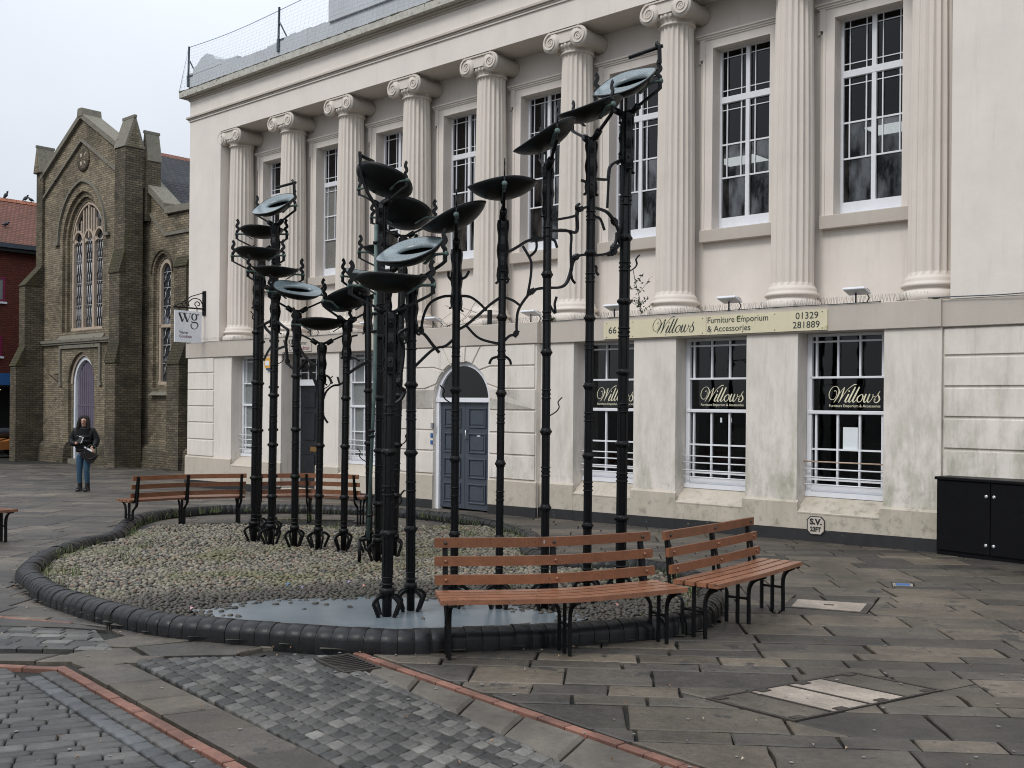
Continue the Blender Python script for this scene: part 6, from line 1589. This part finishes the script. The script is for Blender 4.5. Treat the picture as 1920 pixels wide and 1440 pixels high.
# ------------------------------------------------------------------ the woman walking past the church
pb = gp(157, 921); PX = Matrix.Translation((pb.x, pb.y, gz(pb.x, pb.y))) @ Matrix.Rotation(.12, 4, 'Z')
person = empty('person', PX, label='woman in a black puffer jacket and blue jeans looking down at her phone', cat='person')
def skin(name, V_, E_, mt, parent, sub=2, root=0, **k):
    """V_: (x, y, z, rx, ry)"""
    bm = bmesh.new(); L_ = bm.verts.layers.skin.verify(); vs = []
    for v in V_:
        q = bm.verts.new(v[:3]); q[L_].radius = (v[3], v[4] if len(v) > 4 else v[3]); vs.append(q)
    vs[root][L_].use_root = True
    for a, b in E_: bm.edges.new((vs[a], vs[b]))
    me = bpy.data.meshes.new(name); bm.to_mesh(me); bm.free(); me.materials.append(mt); o = link(name, me, parent, **k)
    s = o.modifiers.new('skin', 'SKIN'); s.use_smooth_shade = True; u = o.modifiers.new('sub', 'SUBSURF'); u.levels = sub; u.render_levels = sub
    return o
ch = lambda a, n: [(a+i, a+i+1) for i in range(n-1)]
M_['skin'] = mat('skin', (.42, .25, .18), .08, 12, .5, bst=0); M_['hair'] = mat('dark_brown_hair', (.008, .005, .0042), .4, 30, .6, bst=.4, bs=70, spec=.2); M_['jeans'] = mat('blue_denim', (.022, .062, .105), .3, 14, .85, bs=120, bst=.4); M_['puffer'] = mat('black_quilted_nylon', (.004, .004, .005), .2, 8, .55, bst=.2, spec=.25); M_['boot'] = mat('black_leather', (.01, .01, .01), .2, 10, .35, bst=.1); M_['bag'] = mat('dark_brown_leather', (.009, .006, .005), .3, 10, .5, spec=.25)
# body: pelvis -> legs, spine -> head, arms (her right arm on the viewer's left)
V_ = [(0, 0, .88, .09, .07), (0, .005, 1.02, .09, .075), (0, 0, 1.18, .115, .085), (0, .0, 1.33, .09, .07), (0, -.005, 1.4, .048, .048), (0, -.02, 1.45, .046, .048), (0, -.04, 1.52, .075, .085), (0, -.045, 1.59, .06, .07),
      (-.075, 0, .82, .07, .065), (-.085, -.02, .46, .052, .055), (-.09, .0, .28, .05, .05), (-.085, .03, .09, .034, .036),
      (.075, 0, .82, .07, .065), (.07, -.06, .46, .052, .055), (.075, -.03, .28, .05, .05), (.08, .0, .09, .034, .036),
      (-.16, 0, 1.33, .055, .05), (-.24, .02, 1.1, .042, .042), (-.12, -.17, 1.04, .034, .03), (-.05, -.22, 1.09, .026, .02),
      (.16, 0, 1.33, .055, .05), (.25, .02, 1.1, .042, .042), (.2, -.13, .96, .034, .03), (.175, -.17, .92, .026, .02)]
E_ = [(0, 1), (1, 2), (2, 3), (3, 4), (4, 5), (5, 6), (6, 7), (0, 8), (8, 9), (9, 10), (10, 11), (0, 12), (12, 13), (13, 14), (14, 15), (3, 16), (16, 17), (17, 18), (18, 19), (3, 20), (20, 21), (21, 22), (22, 23)]
body = skin('body', V_, E_, M_['skin'], person)
J = [(0, 0, .9, .135, .112), (0, 0, .82, .12, .105), (-.08, 0, .78, .098, .095), (-.085, -.015, .6, .078, .078), (-.087, -.022, .46, .062, .064), (-.092, .0, .3, .06, .062), (-.086, .028, .12, .045, .047), (.08, 0, .78, .098, .095), (.075, -.04, .6, .078, .078), (.071, -.062, .46, .062, .064), (.076, -.032, .3, .06, .062), (.08, .0, .12, .045, .047)]
skin('jeans', J, [(0, 1), (1, 2), (2, 3), (3, 4), (4, 5), (5, 6), (1, 7), (7, 8), (8, 9), (9, 10), (10, 11)], M_['jeans'], person)
PJ = [(0, 0, 1.18, .2, .16), (0, 0, 1.06, .2, .165), (0, 0, .93, .175, .15), (0, 0, .875, .165, .14), (0, 0, 1.3, .17, .135), (0, -.005, 1.385, .095, .085), (0, -.012, 1.43, .085, .085),
      (-.17, 0, 1.32, .085, .085), (-.225, .01, 1.2, .092, .09), (-.255, .0, 1.08, .09, .088), (-.2, -.1, 1.03, .078, .076), (-.13, -.17, 1.045, .055, .055),
      (.17, 0, 1.32, .085, .085), (.23, .01, 1.2, .092, .09), (.265, .0, 1.08, .09, .088), (.235, -.08, .99, .074, .072), (.205, -.13, .95, .052, .052)]
skin('puffer_jacket', PJ, [(0, 1), (1, 2), (2, 3), (0, 4), (4, 5), (5, 6), (4, 7), (7, 8), (8, 9), (9, 10), (10, 11), (4, 12), (12, 13), (13, 14), (14, 15), (15, 16)], M_['puffer'], person)
m = MB()
for z, r in ((1.28, .185), (1.18, .212), (1.08, .212), (.98, .195), (.9, .178)): m.lathe([(r*.88, z-.045), (r*.97, z-.022), (r*.99, z), (r*.97, z+.022), (r*.88, z+.045)], 20, Matrix.Diagonal((1, .8, 1, 1)), cap=False)
m.build('quilting', M_['puffer'], person)
# face, ears, hair
m = MB(); hc = Vector((0, -.045, 1.545)); TH = Matrix.Translation(hc) @ Matrix.Rotation(.38, 4, 'X')
m.ball(TH @ Vector((0, -.1, -.012)), .016, 6, (1, 1, 1.4)); m.tube([TH @ Vector((-.026, -.088, -.055)), TH @ Vector((0, -.098, -.057)), TH @ Vector((.026, -.088, -.055))], .008, 6)
m.build('face_features', M_['skin'], person)
m = MB(); [m.ball(TH @ Vector((sg*.033, -.088, .018)), .0125, 6) for sg in (-1, 1)]; [m.tube([TH @ Vector((sg*.015, -.097, .042)), TH @ Vector((sg*.055, -.083, .045))], .006, 5) for sg in (-1, 1)]; m.build('eyes', M_['hair'], person)
hv = [(0, .03, 1.6, .1, .085), (0, -.03, 1.65, .08, .08), (0, .06, 1.5, .1, .065), (0, .075, 1.38, .11, .05), (-.082, -.03, 1.55, .036, .055), (-.1, -.06, 1.44, .04, .05), (-.11, -.09, 1.32, .034, .04), (.082, -.03, 1.55, .036, .055), (.1, -.06, 1.44, .04, .05), (.11, -.09, 1.31, .034, .04)]
skin('hair', hv, [(0, 1), (0, 2), (2, 3), (0, 4), (4, 5), (5, 6), (0, 7), (7, 8), (8, 9)], M_['hair'], person)
# hands: palm plus five bent fingers
def hand(wr, T, name):
    """T: local frame at the wrist; x across the knuckles, y along the fingers, z the back of the hand"""
    V = [(0, 0, 0, .024, .018), (0, .045, 0, .034, .016), (0, .075, 0, .034, .015)]; E = [(0, 1), (1, 2)]
    for x, l in ((-.028, .06), (-.01, .07), (.009, .066), (.026, .052)):
        a = len(V); V += [(x, .085, .0, .009), (x*1.05, .085+l*.5, -.012, .0085), (x*1.0, .085+l*.72, -.04, .0075)]; E += [(2, a), (a, a+1), (a+1, a+2)]
    a = len(V); V += [(-.036, .03, -.008, .011), (-.055, .06, -.022, .01), (-.045, .085, -.036, .0085)]; E += [(1, a), (a, a+1), (a+1, a+2)]
    V = [tuple(T @ Vector(v[:3]))+tuple(v[3:]) for v in V]
    return skin(name, V, E, M_['skin'], person, 2)
hand(None, Matrix.Translation((-.1, -.2, 1.055)) @ Matrix.Rotation(-1.0, 4, 'Z') @ Matrix.Rotation(.3, 4, 'X'), 'hand')
hand(None, Matrix.Translation((.2, -.145, .945)) @ Matrix.Rotation(PI+.35, 4, 'Z') @ Matrix.Rotation(-.7, 4, 'X'), 'hand')
for x, y in ((-.086, .02), (.08, -.01)):
    m = MB(); m.lathe([(.052, .02), (.05, .1), (.047, .17), (.056, .185)], 12, Matrix.Translation((x, y, 0))); m.prism([(-.045, 0), (.045, 0), (.045, .05), (.03, .085), (-.03, .085), (-.045, .05)], -.17, .05, 'y', Matrix.Translation((x, y, 0))); m.ball((x, y-.165, .035), .046, 8, (1, .8, .75)); m.build('boot', M_['boot'], person)
ph = empty('phone', PX @ Matrix.Translation((-.015, -.265, 1.12)) @ Matrix.Rotation(-.5, 4, 'X') @ Matrix.Rotation(.25, 4, 'Y'), label='dark phone with a pale edge held up in the woman\'s hand', cat='phone')
MB().box(-.045, .045, -.006, .006, -.07, .075, b=.003).build('case', M_['tyre'], ph); m = MB(); m.box(-.047, .047, -.0065, .0065, .073, .083); m.box(.043, .05, -.0065, .0065, -.07, .075); m.build('edge', M_['paper'], ph)
bgm = empty('handbag', PX @ Matrix.Translation((.165, -.2, .8)) @ Matrix.Rotation(.5, 4, 'Y'), label='dark brown handbag hanging open from the woman\'s lower hand', cat='bag')
MB().prism([(-.15, -.12), (.14, -.13), (.17, .08), (-.17, .09)], -.05, .055, 'y').build('body', M_['bag'], bgm); MB().box(-.17, .02, -.04, .03, .08, .115, b=.008).build('papers', M_['paper'], bgm)
MB().tube(curve([(-.12, -.04, .1), (-.08, -.045, .2), (.0, -.04, .215), (.07, -.045, .2), (.12, -.04, .1)], 4), .011, 6).build('handle', M_['boot'], bgm)
MB().tube(curve([(-.1, -.06, .02), (-.02, -.065, -.06), (.08, -.065, -.05), (.13, -.06, .05)], 4), .009, 6).build('strap', M_['boot'], bgm)
